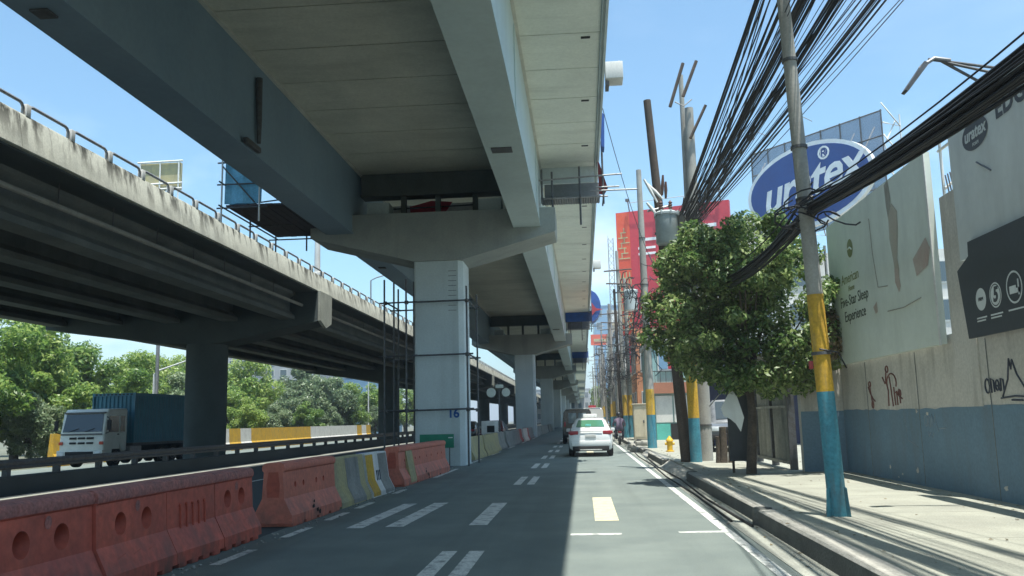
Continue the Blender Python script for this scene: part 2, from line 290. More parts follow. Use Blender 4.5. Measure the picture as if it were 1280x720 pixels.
def tag(o, label=None, cat=None, group=None, kind=None):
    if label: o['label'] = label
    if cat: o['category'] = cat
    if group: o['group'] = group
    if kind: o['kind'] = kind
    return o
def thing(name, label, cat, loc=(0, 0, 0), rz=0, group=None):
    o = bpy.data.objects.new(name, None); C.objects.link(o); o.location = loc; o.rotation_euler = (0, 0, rz); o.empty_display_size = .2
    return tag(o, label, cat, group)
def struct(mb, name, m, smooth=0): return tag(mb.build(name, m, smooth=smooth), kind='structure')
def copy_tree(o, parent=None):
    c = o.copy(); C.objects.link(c); c.parent = parent
    for ch in list(o.children): copy_tree(ch, c)
    return c
def lerp(a, b, t): return a + (b - a) * t
def text_verts(txt, size, shear=0, bold=0, depth=.004, spacing=1):
    cu = bpy.data.curves.new('lettering', 'FONT'); cu.body = txt; cu.size = size; cu.shear = shear; cu.offset = bold
    cu.extrude = depth / 2; cu.align_x = 'CENTER'; cu.align_y = 'CENTER'; cu.space_character = spacing; cu.resolution_u = 3
    ob = bpy.data.objects.new('lettering', cu); C.objects.link(ob); bpy.context.view_layer.update()
    me = bpy.data.meshes.new_from_object(ob.evaluated_get(bpy.context.evaluated_depsgraph_get()))
    vs = [v.co.copy() for v in me.vertices]; fs = [list(p.vertices) for p in me.polygons]
    bpy.data.objects.remove(ob); bpy.data.curves.remove(cu); bpy.data.meshes.remove(me)
    return vs, fs
def lettering(name, txt, size, m, parent, mw, world=True, **k):     # mw maps text x right, y up, z out of the face
    vs, fs = text_verts(txt, size, **k); mb = MB(); mb.add([mw @ v for v in vs], fs)
    return mb.build(name, m, parent, world=world, smooth=0)
def frame(o, right, up):
    r = Vector(right).normalized(); u = Vector(up).normalized(); n = r.cross(u).normalized(); u = n.cross(r)
    return Matrix(((r.x, u.x, n.x, o[0]), (r.y, u.y, n.y, o[1]), (r.z, u.z, n.z, o[2]), (0, 0, 0, 1)))

def bevel(ob, w, seg=3, ang=50):
    bm = bmesh.new(); bm.from_mesh(ob.data)
    es = [e for e in bm.edges if len(e.link_faces) == 2 and e.calc_face_angle(0) > R(ang)]
    bmesh.ops.bevel(bm, geom=es, offset=w, segments=seg, affect='EDGES', profile=.5, clamp_overlap=True); bm.to_mesh(ob.data); bm.free()
    ob.data.shade_smooth(); ob.data.set_sharp_from_angle(angle=R(35))

# ------------------------------------------------------------------ setting: ground, roads, sidewalk
struct(MB().box(-12.78, -12.42, -40, 420, -.03, .0), 'painted_sun_strip', M['gutter'])  # pale strip added to paint the sunlight falling between the two decks
g = MB(); xs = [-3000, -20, -14.2, 3000]; zs = [-.66, -.66, -.05, -.05]
for i in range(3): g.quad((xs[i], -300, zs[i]), (xs[i + 1], -300, zs[i + 1]), (xs[i + 1], 4000, zs[i + 1]), (xs[i], 4000, zs[i]))
struct(g, 'ground', M['earth'])
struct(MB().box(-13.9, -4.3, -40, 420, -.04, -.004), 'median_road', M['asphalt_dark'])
struct(MB().box(-4.3, 1.93, -40, 420, -.04, 0), 'road', M['asphalt'])
struct(MB().box(1.93, 2.6, -40, 420, -.04, .006), 'gutter', M['gutter'])
struct(MB().box(-30.3, -20.2, -60, 420, -.65, -.6), 'far_road', M['asphalt'])
sw = MB()
sw.box(2.5, 22, -40, 420, -.03, .2)
struct(sw, 'sidewalk', M['sidewalk'])
kb = MB()
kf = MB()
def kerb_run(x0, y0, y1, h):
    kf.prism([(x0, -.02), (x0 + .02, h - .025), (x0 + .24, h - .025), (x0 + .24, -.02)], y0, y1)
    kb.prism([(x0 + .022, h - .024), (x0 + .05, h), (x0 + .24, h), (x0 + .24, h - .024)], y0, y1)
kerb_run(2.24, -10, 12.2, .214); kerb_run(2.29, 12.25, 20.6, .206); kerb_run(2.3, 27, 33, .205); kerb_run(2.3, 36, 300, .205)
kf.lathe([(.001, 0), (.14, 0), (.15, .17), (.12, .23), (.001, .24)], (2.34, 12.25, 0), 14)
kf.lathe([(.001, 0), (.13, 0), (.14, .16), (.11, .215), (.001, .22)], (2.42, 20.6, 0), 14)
kb.prism([(2.24, 0.006), (2.52, .2), (2.55, .2), (2.55, .006)], 20.75, 26.9)
kb.prism([(2.24, 0.006), (2.52, .2), (2.55, .2), (2.55, .006)], 33.1, 35.9)
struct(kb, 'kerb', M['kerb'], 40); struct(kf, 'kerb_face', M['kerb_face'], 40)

mk = MB()
def mark(x0, x1, y0, y1, z=.004): mk.box(x0, x1, y0, y1, .001, z)
def mark_skew(x0, x1, y0, y1, sk):
    mk.quad((x0, y0, .004), (x1, y0, .004), (x1 + sk, y1, .004), (x0 + sk, y1, .004))
mark(1.71, 1.83, -10, 300)
for y in (7.4, 20.4, 27.2, 33.6, 40.2, 46.8, 53.5, 60, 67, 74, 81, 88, 95, 102):
    mark(-1.64, -1.47, y, y + 2.8); mark(-1.33, -1.16, y, y + 2.8)
mark(-1.66, -1.40, 12.7, 16)
mark_skew(-3.38, -3.14, 12.5, 16.1, .1); mark_skew(-2.84, -2.58, 12.6, 16.2, .1)
mark(-.21, .44, 11.45, 11.6); mark(1.16, 1.71, 11.55, 11.7)
for y in (5, 9.4, 11.6, 13.6, 15.4, 18.4, 23.5, 30, 38, 47, 57, 69): mark(-4.02, -3.9, y, y + 1.1 + (y > 20) * 3)
mark(-8.9, -8.78, -10, 200); 
struct(mk, 'road_markings', M['paint'])
mk = MB(); mark(.12, .46, 13, 16.8); mark(.10, .40, 37, 40.5)
struct(mk, 'road_marking_block', M['paint_cream'])

# ------------------------------------------------------------------ elevated viaduct
via = thing('elevated_viaduct', 'long new grey elevated viaduct deck on two steel box girders passing over the road', 'viaduct', (-5, 0, 0))
sl_ = MB(); se_ = MB()
PY = [29.5 + 45 * k for k in range(9)]
y = -20.3
while y < 400:
    y1 = y + 2.1
    sl_.box(-10.7, -2.0, y + .022, y1 - .022, 10.4, 10.52); se_.box(-1.9, .70, y + .02, y1 - .02, 10.4, 10.52); y = y1
sl_.box(-10.7, .80, -20.3, 400, 10.53, 10.72)
sl_.build('deck_slab', M['soffit'], via, True, 0); se_.build('edge_panels', M['soffit_edge'], via, True, 0)
MB().prism([(.71, 10.36), (.74, 10.34), (.76, 10.4), (.79, 10.4), (.80, 10.33), (.86, 10.33), (.90, 11.75), (.66, 11.75), (.71, 10.5)], -20.3, 400).build('parapet', M['conc'], via, True, 30)
MB().prism([(-10.8, 10.36), (-10.7, 10.36), (-10.6, 10.75), (-10.56, 11.75), (-10.84, 11.75)], -20.3, 400).build('parapet', M['conc'], via, True, 30)
gr = MB()
gr.prism([(-2.16, 7.97), (-1.22, 7.97), (-1.22, 8.01), (-1.26, 8.01), (-1.26, 10.34), (-2.12, 10.34), (-2.12, 8.01), (-2.16, 8.01)], -20.3, 400)
rg = gr.build('box_girder', M['steel'], via, True, 20)
MB().box(-2.2, -1.19, -20.3, 400, 10.345, 10.395).build('top_flange', M['steel_edge'], rg, True, 0)
for k in range(-2, 40):
    yy = 9.5 + k * 9
    MB().box(-1.258, -1.235, yy, yy + .02, 8.1, 10.2).build('web_stiffener', M['steel'], rg, True, 0)
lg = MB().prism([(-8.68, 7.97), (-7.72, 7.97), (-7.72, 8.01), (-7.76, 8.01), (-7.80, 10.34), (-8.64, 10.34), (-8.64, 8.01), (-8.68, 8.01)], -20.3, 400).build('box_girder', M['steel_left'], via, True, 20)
MB().box(-8.75, -7.70, -20.3, 400, 10.345, 10.395).build('top_flange', M['steel_edge'], lg, True, 0)
for yy in (20.4, 64, 109):   # bolted splice plates
    MB().box(-2.0, -1.5, yy, yy + .4, 7.945, 7.968).build('splice_plate', M['scaf'], rg, True, 0)
MB().tube([(-7.70, 20.2, 9.95), (-7.68, 20.2, 8.9), (-7.69, 20.25, 8.3)], [.09, .075, .05], 8).build('drain_pipe', M['scaf'], lg, True)
MB().bbox(-7.72, -7.60, 19.3, 20.2, 8.02, 8.16, .03).build('drain_box', M['scaf'], lg, True)
for yy in (12.3, 36, 58): MB().bbox(-8.4, -8.1, yy, yy + .3, 7.93, 7.968, .01).build('drain_outlet', M['scaf'], lg, True)
for k in range(22):
    yy = 15.6 + k * 4.2
    MB().box(.25, .47, yy, yy + .12, 10.392, 10.41).build('drain_hole', M['black'], via, True, 0)
for i, py in enumerate(PY):
    d = MB(); d.box(-7.74, -2.18, py + 1.0, py + 1.5, 9.62, 10.39); d.box(-7.74, -2.18, py + .9, py + 1.6, 9.54, 9.62)
    for xx in (-6.2, -4.95, -3.6): d.box(xx - .09, xx + .09, py + 1.05, py + 1.25, 8.6, 9.54)
    d.build('cross_beam', M['girder_old'], via, True, 0)
    MB().box(-1.3, .68, py + 1.2, py + 1.7, 9.82, 10.398).build('edge_beam', M['conc'], via, True, 0)
for i, yy in enumerate((22.6, 52.6, 82.6)):
    b = MB(); b.bbox(.91, 1.38, yy, yy + .6, 10.45, 10.92, .02); b.tube([(1.3, yy + .3, 10.92), (1.3, yy + .3, 11.05)], .012, 6)
    o = thing('utility_box', ['white utility box hung on the viaduct edge, nearest and largest one', 'white utility box on the viaduct edge, middle one of three along the edge',
               'white utility box on the viaduct edge, farthest and smallest of three'][i], 'utility box', (1.16, yy + .35, 10.42), 0, 'white boxes along the viaduct edge')
    b.build('housing', M['white_paint'], o, True)
    MB().box(.905, 1.0, yy + .1, yy + .6, 10.3, 10.415).build('bracket', M['scaf'], o, True, 0)

# piers
pier = thing('viaduct_pier', 'nearest grey viaduct pier with a blue number stencilled on it, beside orange barriers', 'pier', (-4.8, 30.3, 0), 0, 'piers carrying the new viaduct')
cb = MB()
cb.prism([(-5.63, 29.56), (-5.57, 29.5), (-4.11, 29.5), (-3.95, 29.66), (-3.95, 31.14), (-4.05, 31.24), (-5.57, 31.24), (-5.63, 31.18)], -.03, 7.0, 'z')
cb.build('column', M['conc'], pier, True, 20)
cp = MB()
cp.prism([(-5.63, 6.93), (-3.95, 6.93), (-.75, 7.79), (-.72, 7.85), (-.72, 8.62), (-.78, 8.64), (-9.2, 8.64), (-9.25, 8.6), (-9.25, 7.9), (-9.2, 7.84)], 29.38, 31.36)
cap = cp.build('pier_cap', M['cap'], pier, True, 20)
for x in (-6.95, -3.0):
    MB().bbox(x - .4, x + .4, 29.75, 30.5, 8.645, 9.14, .04).build('bearing_block', M['conc'], pier, True)
PL = ['second viaduct pier along the row, standing behind the yellowed barriers', 'third viaduct pier along the row, right behind the second',
      'fourth viaduct pier along the row, small between third and the dark end', 'fifth viaduct pier along the row, mostly hidden in the shade', 
      'sixth viaduct pier far down the row under the deck', 'farthest visible viaduct pier at the dark end of the row']
for i, lab in enumerate(PL):
    c = copy_tree(pier); c.location.y = 30.3 + 45 * (i + 1); tag(c, lab)
lettering('number', '16', .42, M['numblue'], pier, frame((-4.32, 29.496, 1.72), (1, 0, 0), (0, 0, 1)), bold=.012, spacing=.92)
rs = MB()
for k in range(9): rs.box(-4.45, -4.17, 29.493, 29.4985, 5.2 + k * .17, 5.215 + k * .17)
rs.build('form_marks', M['conc_dark'], pier, True, 0)

# ------------------------------------------------------------------ old overpass on the left
ov = thing('old_overpass', 'old stained concrete overpass with girders and a railed parapet on the left', 'overpass', (-18.5, 0, 0))
op = MB(); y = -10
while y < 420:
    op.prism([(-12.26, 7.68), (-12.23, 7.70), (-12.37, 8.50), (-12.41, 8.56), (-12.55, 8.56), (-12.58, 8.5), (-12.62, 7.68)], y + .006, y + 3.99); y += 4
op.build('parapet', M['conc_old'], ov, True, 25)
MB().box(-26.2, -26, -10, 420, 7.68, 8.56).build('parapet', M['conc_old'], ov, True, 0)
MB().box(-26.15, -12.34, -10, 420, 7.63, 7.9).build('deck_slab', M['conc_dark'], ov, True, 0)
for i, x in enumerate((-13.65, -16.4, -19.2, -22.0, -24.8)):
    gb = MB(); w = .36
    for (a, b) in ([-10, 40.0], [42.2, 80], [82.2, 120], [122.2, 160], [162.2, 200], [202.2, 240], [242.2, 280], [282.2, 330]):
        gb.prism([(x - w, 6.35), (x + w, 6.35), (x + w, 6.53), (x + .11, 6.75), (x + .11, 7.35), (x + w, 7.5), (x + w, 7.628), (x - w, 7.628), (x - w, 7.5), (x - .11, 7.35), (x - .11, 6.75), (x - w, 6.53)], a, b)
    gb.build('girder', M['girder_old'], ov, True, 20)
pp = MB().tube([(-12.98, y, 7.02) for y in range(-10, 331, 10)], .075, 8)
pp.build('drain_pipe', M['pole'], ov, True)
hb = MB()
for k in range(100): hb.box(-12.99, -12.965, -8 + k * 2.6, -7.97 + k * 2.6, 7.05, 7.63)
hb.build('pipe_hanger', M['scaf'], ov, True, 0)
for k in range(92):
    y0 = 12.9 + 1.78 * k; yb = y0 + 1.78
    r = MB(); r.tube([(-12.45, y0 + .2, 8.54), (-12.45, y0 + .2, 8.74), (-12.45, y0 + .26, 8.82), (-12.45, y0 + .34, 8.845), (-12.45, yb - .14, 8.845), (-12.45, yb - .06, 8.82), (-12.45, yb, 8.74), (-12.45, yb, 8.54)], .04, 6)
    r.build('rail', M['galv'], ov, True)
    MB().bbox(-12.53, -12.37, yb + .02, yb + .19, 8.53, 8.83, .02).build('rail_post', M['white_paint'], ov, True)
opier = thing('overpass_pier', 'nearest round overpass pier, dark, standing in front of the blue container', 'pier', (-17.9, 41, 0), 0, 'piers of the old overpass')
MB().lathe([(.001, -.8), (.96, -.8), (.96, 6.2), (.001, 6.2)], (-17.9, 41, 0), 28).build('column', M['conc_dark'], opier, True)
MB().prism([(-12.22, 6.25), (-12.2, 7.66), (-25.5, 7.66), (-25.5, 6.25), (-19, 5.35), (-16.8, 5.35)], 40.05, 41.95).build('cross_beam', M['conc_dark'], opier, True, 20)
MB().prism([(40.1, 6.28), (41, 6.0), (41.9, 6.28), (41.95, 7.66), (40.05, 7.66)], -12.23, -12.08, 'x').build('beam_end', M['conc_old'], opier, True, 0)
for i, lab in enumerate(['second round overpass pier, left of the numbered viaduct pier', 'third overpass pier, seen just right of the numbered viaduct pier',
                         'fourth overpass pier deep in shade behind the yellowed barriers', 'fifth overpass pier far back in the shade under the overpass', 'sixth overpass pier, last one in view in the shade',]):
    c = copy_tree(opier); c.location.y = 41 + 40 * (i + 1); tag(c, lab)
lp = thing('lamp_post', 'white post rising from the overpass parapet beside the viaduct', 'lamp post', (-12.7, 41.5, 8.5))
MB().tube([(-12.7, 41.5, 8.5), (-12.7, 41.5, 12.2)], [.16, .12], 10).build('post', M['white_paint'], lp, True)
MB().bbox(-12.95, -12.45, 41.3, 41.7, 8.55, 8.8, .03).build('base', M['white_paint'], lp, True)
lp = thing('street_lamp', 'thin grey street lamp with a long arm standing on the overpass', 'street lamp', (-15, 62, 8))
MB().tube([(-15, 62, 7.9), (-15, 62, 11.7), (-14.6, 62, 11.9), (-12.3, 62, 12.5)], [.06, .05, .045, .035], 8).build('pole', M['galv'], lp, True)
MB().bbox(-12.6, -11.9, 61.9, 62.1, 12.45, 12.56, .02).build('lamp_head', M['galv'], lp, True)

# guardrail under the overpass
gd = thing('guardrail', 'long dark guardrail on a low plinth running beneath the old overpass', 'guardrail', (-13.5, 60, 0))
MB().prism([(-13.43, .57), (-13.40, .62), (-13.44, .67), (-13.40, .73), (-13.43, .80), (-13.47, .80), (-13.47, .57)], -5, 300).build('beam', M['scaf'], gd, True, 0)
MB().box(-13.8, -13.3, -5, 300, -.1, .40).build('plinth', M['asphalt_dark'], gd, True, 0)
for k in range(95): MB().box(-13.62, -13.48, -4 + k * 2.0, -3.86 + k * 2.0, .4, .78).build('post', M['scaf'], gd, True, 0)
# painted wall of the far carriageway
for k in range(30):
    y0 = 50 + k * 2.6; colr = M['yellow'] if (k % 2 == 0 or k in (13, 15, 17)) and k < 20 or k in (27, 29) else M['white_paint']
    w = MB().prism([(-31.3, -.62), (-30.75, -.62), (-30.75, -.3), (-30.95, .1), (-31.0, 1.28), (-31.2, 1.28), (-31.3, .1)], y0 + .02, y0 + 2.58).build('road_barrier', colr, None, smooth=20)
    tag(w, 'yellow painted concrete barrier in the row along the far carriageway, below the trees' if colr == M['yellow'] else 'white painted concrete barrier in the row along the far carriageway, below the trees', 'barrier', 'painted barriers along the far carriageway')

# ------------------------------------------------------------------ scaffolds
sc = thing('column_scaffold', 'steel tube scaffold clamped round the numbered viaduct pier', 'scaffold', (-5, 30, 0))
t = MB()
posts = [(-6.62, 29.3), (-6.42, 29.9), (-5.86, 29.25), (-5.72, 29.9), (-3.8, 29.3), (-3.72, 31.5), (-6.6, 31.5), (-5.75, 31.5)]
for (x, y_) in posts: MB().tube([(x, y_, 0), (x, y_, 6.3 if x < -5 else 6.0)], .032, 8).build('upright', M['scaf'], sc, True)
for z in (1.85, 3.68, 5.5):
    for a, b in (((-5.9, 29.32), (-3.6, 29.32)), ((-3.76, 29.0), (-3.76, 31.9)), ((-6.8, 29.36), (-5.5, 29.36)), ((-6.9, 31.45), (-3.6, 31.45)), ((-6.55, 29.1), (-6.55, 31.7))):
        MB().tube([(*a, z), (*b, z + .02)], .028, 8).build('ledger', M['scaf'], sc, True)
    for (x, y_) in ((-3.8, 29.32), (-5.86, 29.32), (-6.6, 29.36), (-3.74, 31.45)): MB().bbox(x - .06, x + .06, y_ - .06, y_ + .06, z - .06, z + .06, .015).build('clamp', M['scaf'], sc, True)

sc = thing('hanging_scaffold', 'hanging scaffold platform with blue net under the left edge of the viaduct', 'scaffold', (-10.3, 28, 8.2))
bd = MB()
for k in range(8): bd.box(-10.85 + k * .25, -10.62 + k * .25, 25.9, 30.6, 8.22 + .006 * (k % 2), 8.27 + .006 * (k % 2))
bd.build('platform', M['deckboard'], sc, True, 0)
for (x, y_) in ((-10.95, 25.8), (-10.95, 28.2), (-10.95, 30.7), (-9.8, 30.7), (-9.75, 25.8)):
    MB().tube([(x, y_, 7.7), (x, y_, 10.3 if y_ < 26 else 8.9 if x < -10 else 8.6)], .03, 6).build('upright', M['white_paint'] if y_ < 26 else M['scaf'], sc, True)
for p, q in (((-10.95, 25.6, 8.2), (-10.95, 30.9, 8.2)), ((-10.95, 25.6, 8.95), (-10.95, 29.4, 8.95)), ((-11.1, 25.8, 8.15), (-9.5, 25.8, 8.15)), ((-11.1, 25.8, 8.9), (-9.5, 25.8, 8.9)),
             ((-11.1, 25.8, 9.6), (-9.5, 25.8, 9.6)), ((-11.2, 30.7, 8.15), (-9.5, 30.7, 8.15)), ((-11.0, 28.2, 8.1), (-9.5, 28.2, 8.1)), ((-10.95, 25.8, 9.5), (-9.9, 25.8, 8.3)), ((-10.2, 26, 8.3), (-10.2, 29, 9.2))):
    MB().tube([p, q], .026, 6).build('ledger', M['scaf'], sc, True)
nn = MB()
for k in range(6):
    x0 = -10.9 + k * .2; dy = .06 * math.sin(k * 1.9)
    nn.quad((x0, 25.9 + dy, 8.3), (x0 + .2, 25.9 + .06 * math.sin((k + 1) * 1.9), 8.3), (x0 + .2, 25.9 + .05 * math.sin(k + 2.), 9.75), (x0, 25.9 + .05 * math.sin(k + 1.), 9.75))
for k in range(4):
    y0 = 26 + k * .7; nn.quad((-10.86 + .04 * math.sin(k * 2), y0, 8.35), (-10.86 + .04 * math.sin(k * 2 + 2), y0 + .7, 8.35), (-10.86, y0 + .7, 8.9), (-10.86, y0, 8.9))
nn.build('safety_net', M['tarp'], sc, True, 30)

def edge_scaffold(y0, label, first):
    n0 = set(C.objects)
    s_ = thing('edge_scaffold', label, 'scaffold', (-.3, y0, 8.2), 0, 'scaffolds hung at the viaduct joints')
    c = MB()
    for k in range(24):
        x0 = -1.2 + k * .085; c.quad((x0, y0 - .1, 8.72), (x0 + .042, y0 - .1, 8.69), (x0 + .042, y0 + 1.0, 8.69), (x0, y0 + 1.0, 8.72)); c.quad((x0 + .042, y0 - .1, 8.69), (x0 + .085, y0 - .1, 8.72), (x0 + .085, y0 + 1.0, 8.72), (x0 + .042, y0 + 1.0, 8.69))
    c.build('platform', M['corr'], s_, True, 0)
    MB().box(-1.1, .85, y0 + .98, y0 + 1.02, 8.75, 9.45).build('toe_board', M['corr'], s_, True, 0)
    for (x, a, b) in ((-.8, 8.1, 9.6), (.15, 7.7, 9.75), (.95, 8.4, 10.6), (-1.15, 8.5, 9.7)): MB().tube([(x, y0 - .12, a), (x, y0 - .12, b)], .035, 8).build('upright', M['scaf'], s_, True)
    for (x0, x1, z, z1) in ((-1.25, 1.6, 9.30, 9.42), (-1.1, 1.1, 8.64, 8.66), (.7, 1.5, 8.98, 8.98), (.5, 2.1, 8.86, 8.86)): MB().tube([(x0, y0 - .16, z), (x1, y0 - .16, z1)], .03, 8).build('ledger', M['galv'], s_, True)
    for x in (-.8, .15, .95): MB().tube([(x, y0 - .3, 8.64), (x, y0 + 1.1, 8.64)], .03, 8).build('ledger', M['scaf'], s_, True)
    if first:
        MB().add([(.80, y0 + .2, 10.3), (.82, y0 + .5, 9.2), (1.0, y0 + .4, 9.15), (1.12, y0 + .1, 9.3), (.86, y0 + .1, 10.2)], [(0, 1, 2), (0, 2, 3), (0, 3, 4)]).build('red_cloth', M['tarp_red'], s_, True)
        MB().prism([(.92, 10.5), (1.02, 10.45), (1.06, 11.6), (.94, 11.7)], y0 - .9, y0 - .3).build('blue_cloth', M['tarp_deep'], s_, True)
    else:
        MB().box(-1.2, 1.0, y0 - .2, y0 - .17, 9.3, 10.2).build('blue_sheet', M['tarp_deep'], s_, True, 0)
    for q in set(C.objects) - n0:
        if q.type == 'MESH' and not q.name.startswith(('red_cloth', 'blue_cloth')): q.data.transform(Matrix.Translation((0, 0, .3)))
edge_scaffold(29.6, 'hanging scaffold with corrugated platform and red cloth under the viaduct edge', True)
edge_scaffold(74.6, 'blue sheeted scaffold under the viaduct edge at the second pier', False)
edge_scaffold(119.6, 'small blue sheeted scaffold under the viaduct edge at the third pier', False)
a = MB(); prof = [(1.0 + .75 * math.sin(math.pi * i / 12) ** .6, 9.3 + 2.6 * i / 12) for i in range(13)]
a.prism(prof + [(1.0, 11.9), (1.0, 9.3)], 72, 74.4)
sg = thing('round_banner', 'round blue banner with red streak bulging past the viaduct edge near second pier', 'banner', (1.2, 73, 9.3))
a.build('cloth', M['tarp_deep'], sg, True, 60)
MB().add([(1.0, 71.98, 10.9), (1.35, 71.95, 10.4), (1.95, 71.95, 10.3), (1.3, 71.95, 10.15), (1.02, 71.98, 9.8)], [(0, 1, 2, 3, 4)]).build('red_streak', M['tarp_red'], sg, True)
tp = thing('tarpaulin', 'red and white tarpaulin lying in the gap on top of the nearest pier cap', 'tarpaulin', (-5.2, 31, 8.65))
MB().add([(-6.0, 31.1, 8.66), (-5.0, 31.1, 8.66), (-4.5, 31.15, 9.42), (-5.3, 31.2, 9.5), (-6.1, 31.2, 9.3)], [(0, 1, 2, 3, 4)]).build('red_sheet', M['tarp_red'], tp, True)
MB().add([(-6.7, 31.3, 8.66), (-3.2, 31.3, 8.66), (-3.1, 31.36, 9.44), (-6.75, 31.36, 9.38)], [(0, 1, 2, 3)]).build('white_sheet', M['tarp_white'], tp, True)
MB().tube([(-6.9, 31.05, 9.2), (-3.0, 31.05, 9.26)], .025, 6).build('tube', M['scaf'], tp, True)

# ------------------------------------------------------------------ barriers
def hole_panel(mb, mbh, x0, z0, x1, z1, y0, y1, holes, r, depth):
    # sloped front panel from (x0,z0) bottom to (x1,z1) top with round recesses
    def pt(y, z, d=0):
        t_ = (z - z0) / (z1 - z0); return (lerp(x0, x1, t_) - d, y, z)
    zc = lerp(z0, z1, .46); c = r * 1.25; ys = [y0]
    for h in holes: ys += [h - c, h + c]
    ys.append(y1)
    for i in range(len(ys) - 1):
        a, b = ys[i], ys[i + 1]
        if i % 2 == 0: mb.quad(pt(a, z0), pt(b, z0), pt(b, z1), pt(a, z1)); continue
        mb.quad(pt(a, z0), pt(b, z0), pt(b, zc - c), pt(a, zc - c)); mb.quad(pt(a, zc + c), pt(b, zc + c), pt(b, z1), pt(a, z1))
        h = (a + b) / 2; n = 24; sqr = []; cir = []; inn = []
        for j in range(n):
            t_ = 2 * math.pi * j / n; cy, sz = math.cos(t_), math.sin(t_); k = 1 / max(abs(cy), abs(sz))
            sqr.append(pt(h + c * cy * k, zc + c * sz * k)); cir.append(pt(h + r * cy, zc + r * sz)); inn.append(pt(h + .55 * r * cy, zc + .55 * r * sz, depth))
        mb.add(sqr + cir, [(j, (j + 1) % n, (j + 1) % n + n, j + n) for j in range(n)])
        mbh.append(MB().add(cir + inn, [(j, (j + 1) % n, (j + 1) % n + n, j + n) for j in range(n)] + [tuple(range(n, 2 * n))]))
def plastic_barrier(loc, rz, Ln, label, kind, material, group='plastic barriers along the median'):
    o = thing('plastic_barrier', label, 'barrier', loc, rz, group)
    b = MB(); hb = []; h = Ln / 2
    P0, P1, P2, P3, P4, P5 = (.29, .05), (.285, .16), (.165, .40), (.145, .78), (.165, .80), (.16, .875)
    prof = [P0, P1, P2, P3, P4, P5, (.13, .91)]
    def strip(a, c): b.quad((a[0], -h, a[1]), (a[0], h, a[1]), (c[0], h, c[1]), (c[0], -h, c[1]))
    strip(P0, P1); strip(P1, P2)
    if kind == 'two': hole_panel(b, hb, *P2, *P3, -h, h, [-h * .37, h * .37], .108, .15)
    elif kind == 'four': hole_panel(b, hb, *P2, *P3, -h, h, [-h * .6, -h * .3, h * .2, h * .5], .045, .05)
    elif kind == 'eight': hole_panel(b, hb, *P2, *P3, -h, h, [h * k for k in (-.8, -.65, -.4, -.22, .08, .28, .58, .8)], .035, .05)
    else: strip(P2, P3)
    strip(P3, P4)
    b.quad((P0[0], -h, P0[1]), (P0[0], h, P0[1]), (-P0[0], h, P0[1]), (-P0[0], -h, P0[1]))
    left = [(-x, z) for x, z in prof]
    for i in range(len(left) - 1):
        if i not in (4, 5): b.quad((left[i][0], -h, left[i][1]), (left[i][0], h, left[i][1]), (left[i + 1][0], h, left[i + 1][1]), (left[i + 1][0], -h, left[i + 1][1]))
    pr = prof[:5] + left[:5][::-1]
    for s_ in (-h, h): b.add([(x, s_, z) for x, z in pr], [tuple(range(len(pr)))])
    b.build('body', material, o)
    for q in hb: q.build('hole', M['red_hole'], o)
    rm = MB(); rm.prism([(.163, .797), (.172, .84), (.155, .89), (.11, .912), (-.11, .912), (-.155, .89), (-.172, .84), (-.163, .797)], -h - .004, h + .004)
    rm.build('rim', M['rim_grime'] if kind in ('two', 'slots') else material, o)
    ft = MB()
    for k in range(4):
        y0 = -h + .02 + k * (Ln - .04) / 4; ft.bbox(-.288, .288, y0 + .03, y0 + (Ln - .04) / 4 - .08, 0, .055, .012)
    ft.build('foot', material, o)
    ln = MB()
    if kind == 'two':
        for k in range(3):
            y0 = -h * .62 + k * h * .42
            MB().quad((.238, y0, .275), (.223, y0 + .17, .305), (.220, y0 + .17, .312), (.235, y0, .282)).build('groove', M['red_hole'], o, False, 0)
        tri = MB().add([(.153, .02 - .06, .69), (.153, .02 + .06, .69), (.153, .02, .77)], [(0, 1, 2)]); tri.v = [(v[0] + .0012, v[1], v[2]) for v in tri.v]
        lo = MB(); c0 = (.150 + .004, h * .1, .71)
        lo.add([(c0[0], c0[1] + .05 * math.cos(j * .524), c0[2] + .055 * math.sin(j * .524)) for j in range(12)], [tuple(range(12))]); lo.build('stencil', M['rim_grime'], o, False, 0)
    if kind == 'slots':
        for k in range(5):
            y0 = -.30 + k * .15; ln = MB(); ln.tube([(.162, y0, .62), (.166, y0 + .012, .5), (.178, y0 - .004, .38)], .012, 6); ln.sphere((.160, y0, .625), .02, 8); ln.build('slot', M['red_hole'], o)
    sc_ = MB()
    if kind in ('four', 'eight'):
        for (dy, z, s_) in ((-.1, .2, .05), (.05, .14, .045), (.16, .1, .05), (.02, .27, .03)):
            sc_.add([(.29 - .45 * max(0, z - .16) + .004, -h * .1 + dy + s_ * math.cos(j * .9) * (1 + .4 * math.sin(j * 2.3)), z + s_ * .8 * math.sin(j * .9)) for j in range(7)], [tuple(range(7))])
        sc_.build('scrape', M['black'], o, False, 0)
        en = MB().prism([(-.10, .60), (-.07, .78), (.07, .78), (.10, .60), (.09, .42), (-.09, .42)], -h - .003, -h - .0005)
        en.build('end_slot', M['red_hole'], o, False, 0)
    return o
XB = -4.54
plastic_barrier((XB, 5.55, 0), R(.6), 1.42, 'orange plastic barrier cut by the left edge, one round hole showing', 'two', M['orange'])
plastic_barrier((XB, 7.0, 0), R(-.5), 1.44, 'orange plastic barrier with two big round holes, second from the left edge', 'two', M['orange'])
plastic_barrier((XB + .02, 8.43, 0), R(1.1), 1.40, 'orange plastic barrier with two round holes, touching the slotted one', 'two', M['orange'])
plastic_barrier((XB, 9.76, 0), R(-.6), 1.18, 'orange plastic barrier with five vertical slots between two holed ones', 'slots', M['orange'])
plastic_barrier((XB - .01, 11.0, 0), R(.4), 1.22, 'orange plastic barrier with two round holes, last before the gap', 'two', M['orange'])
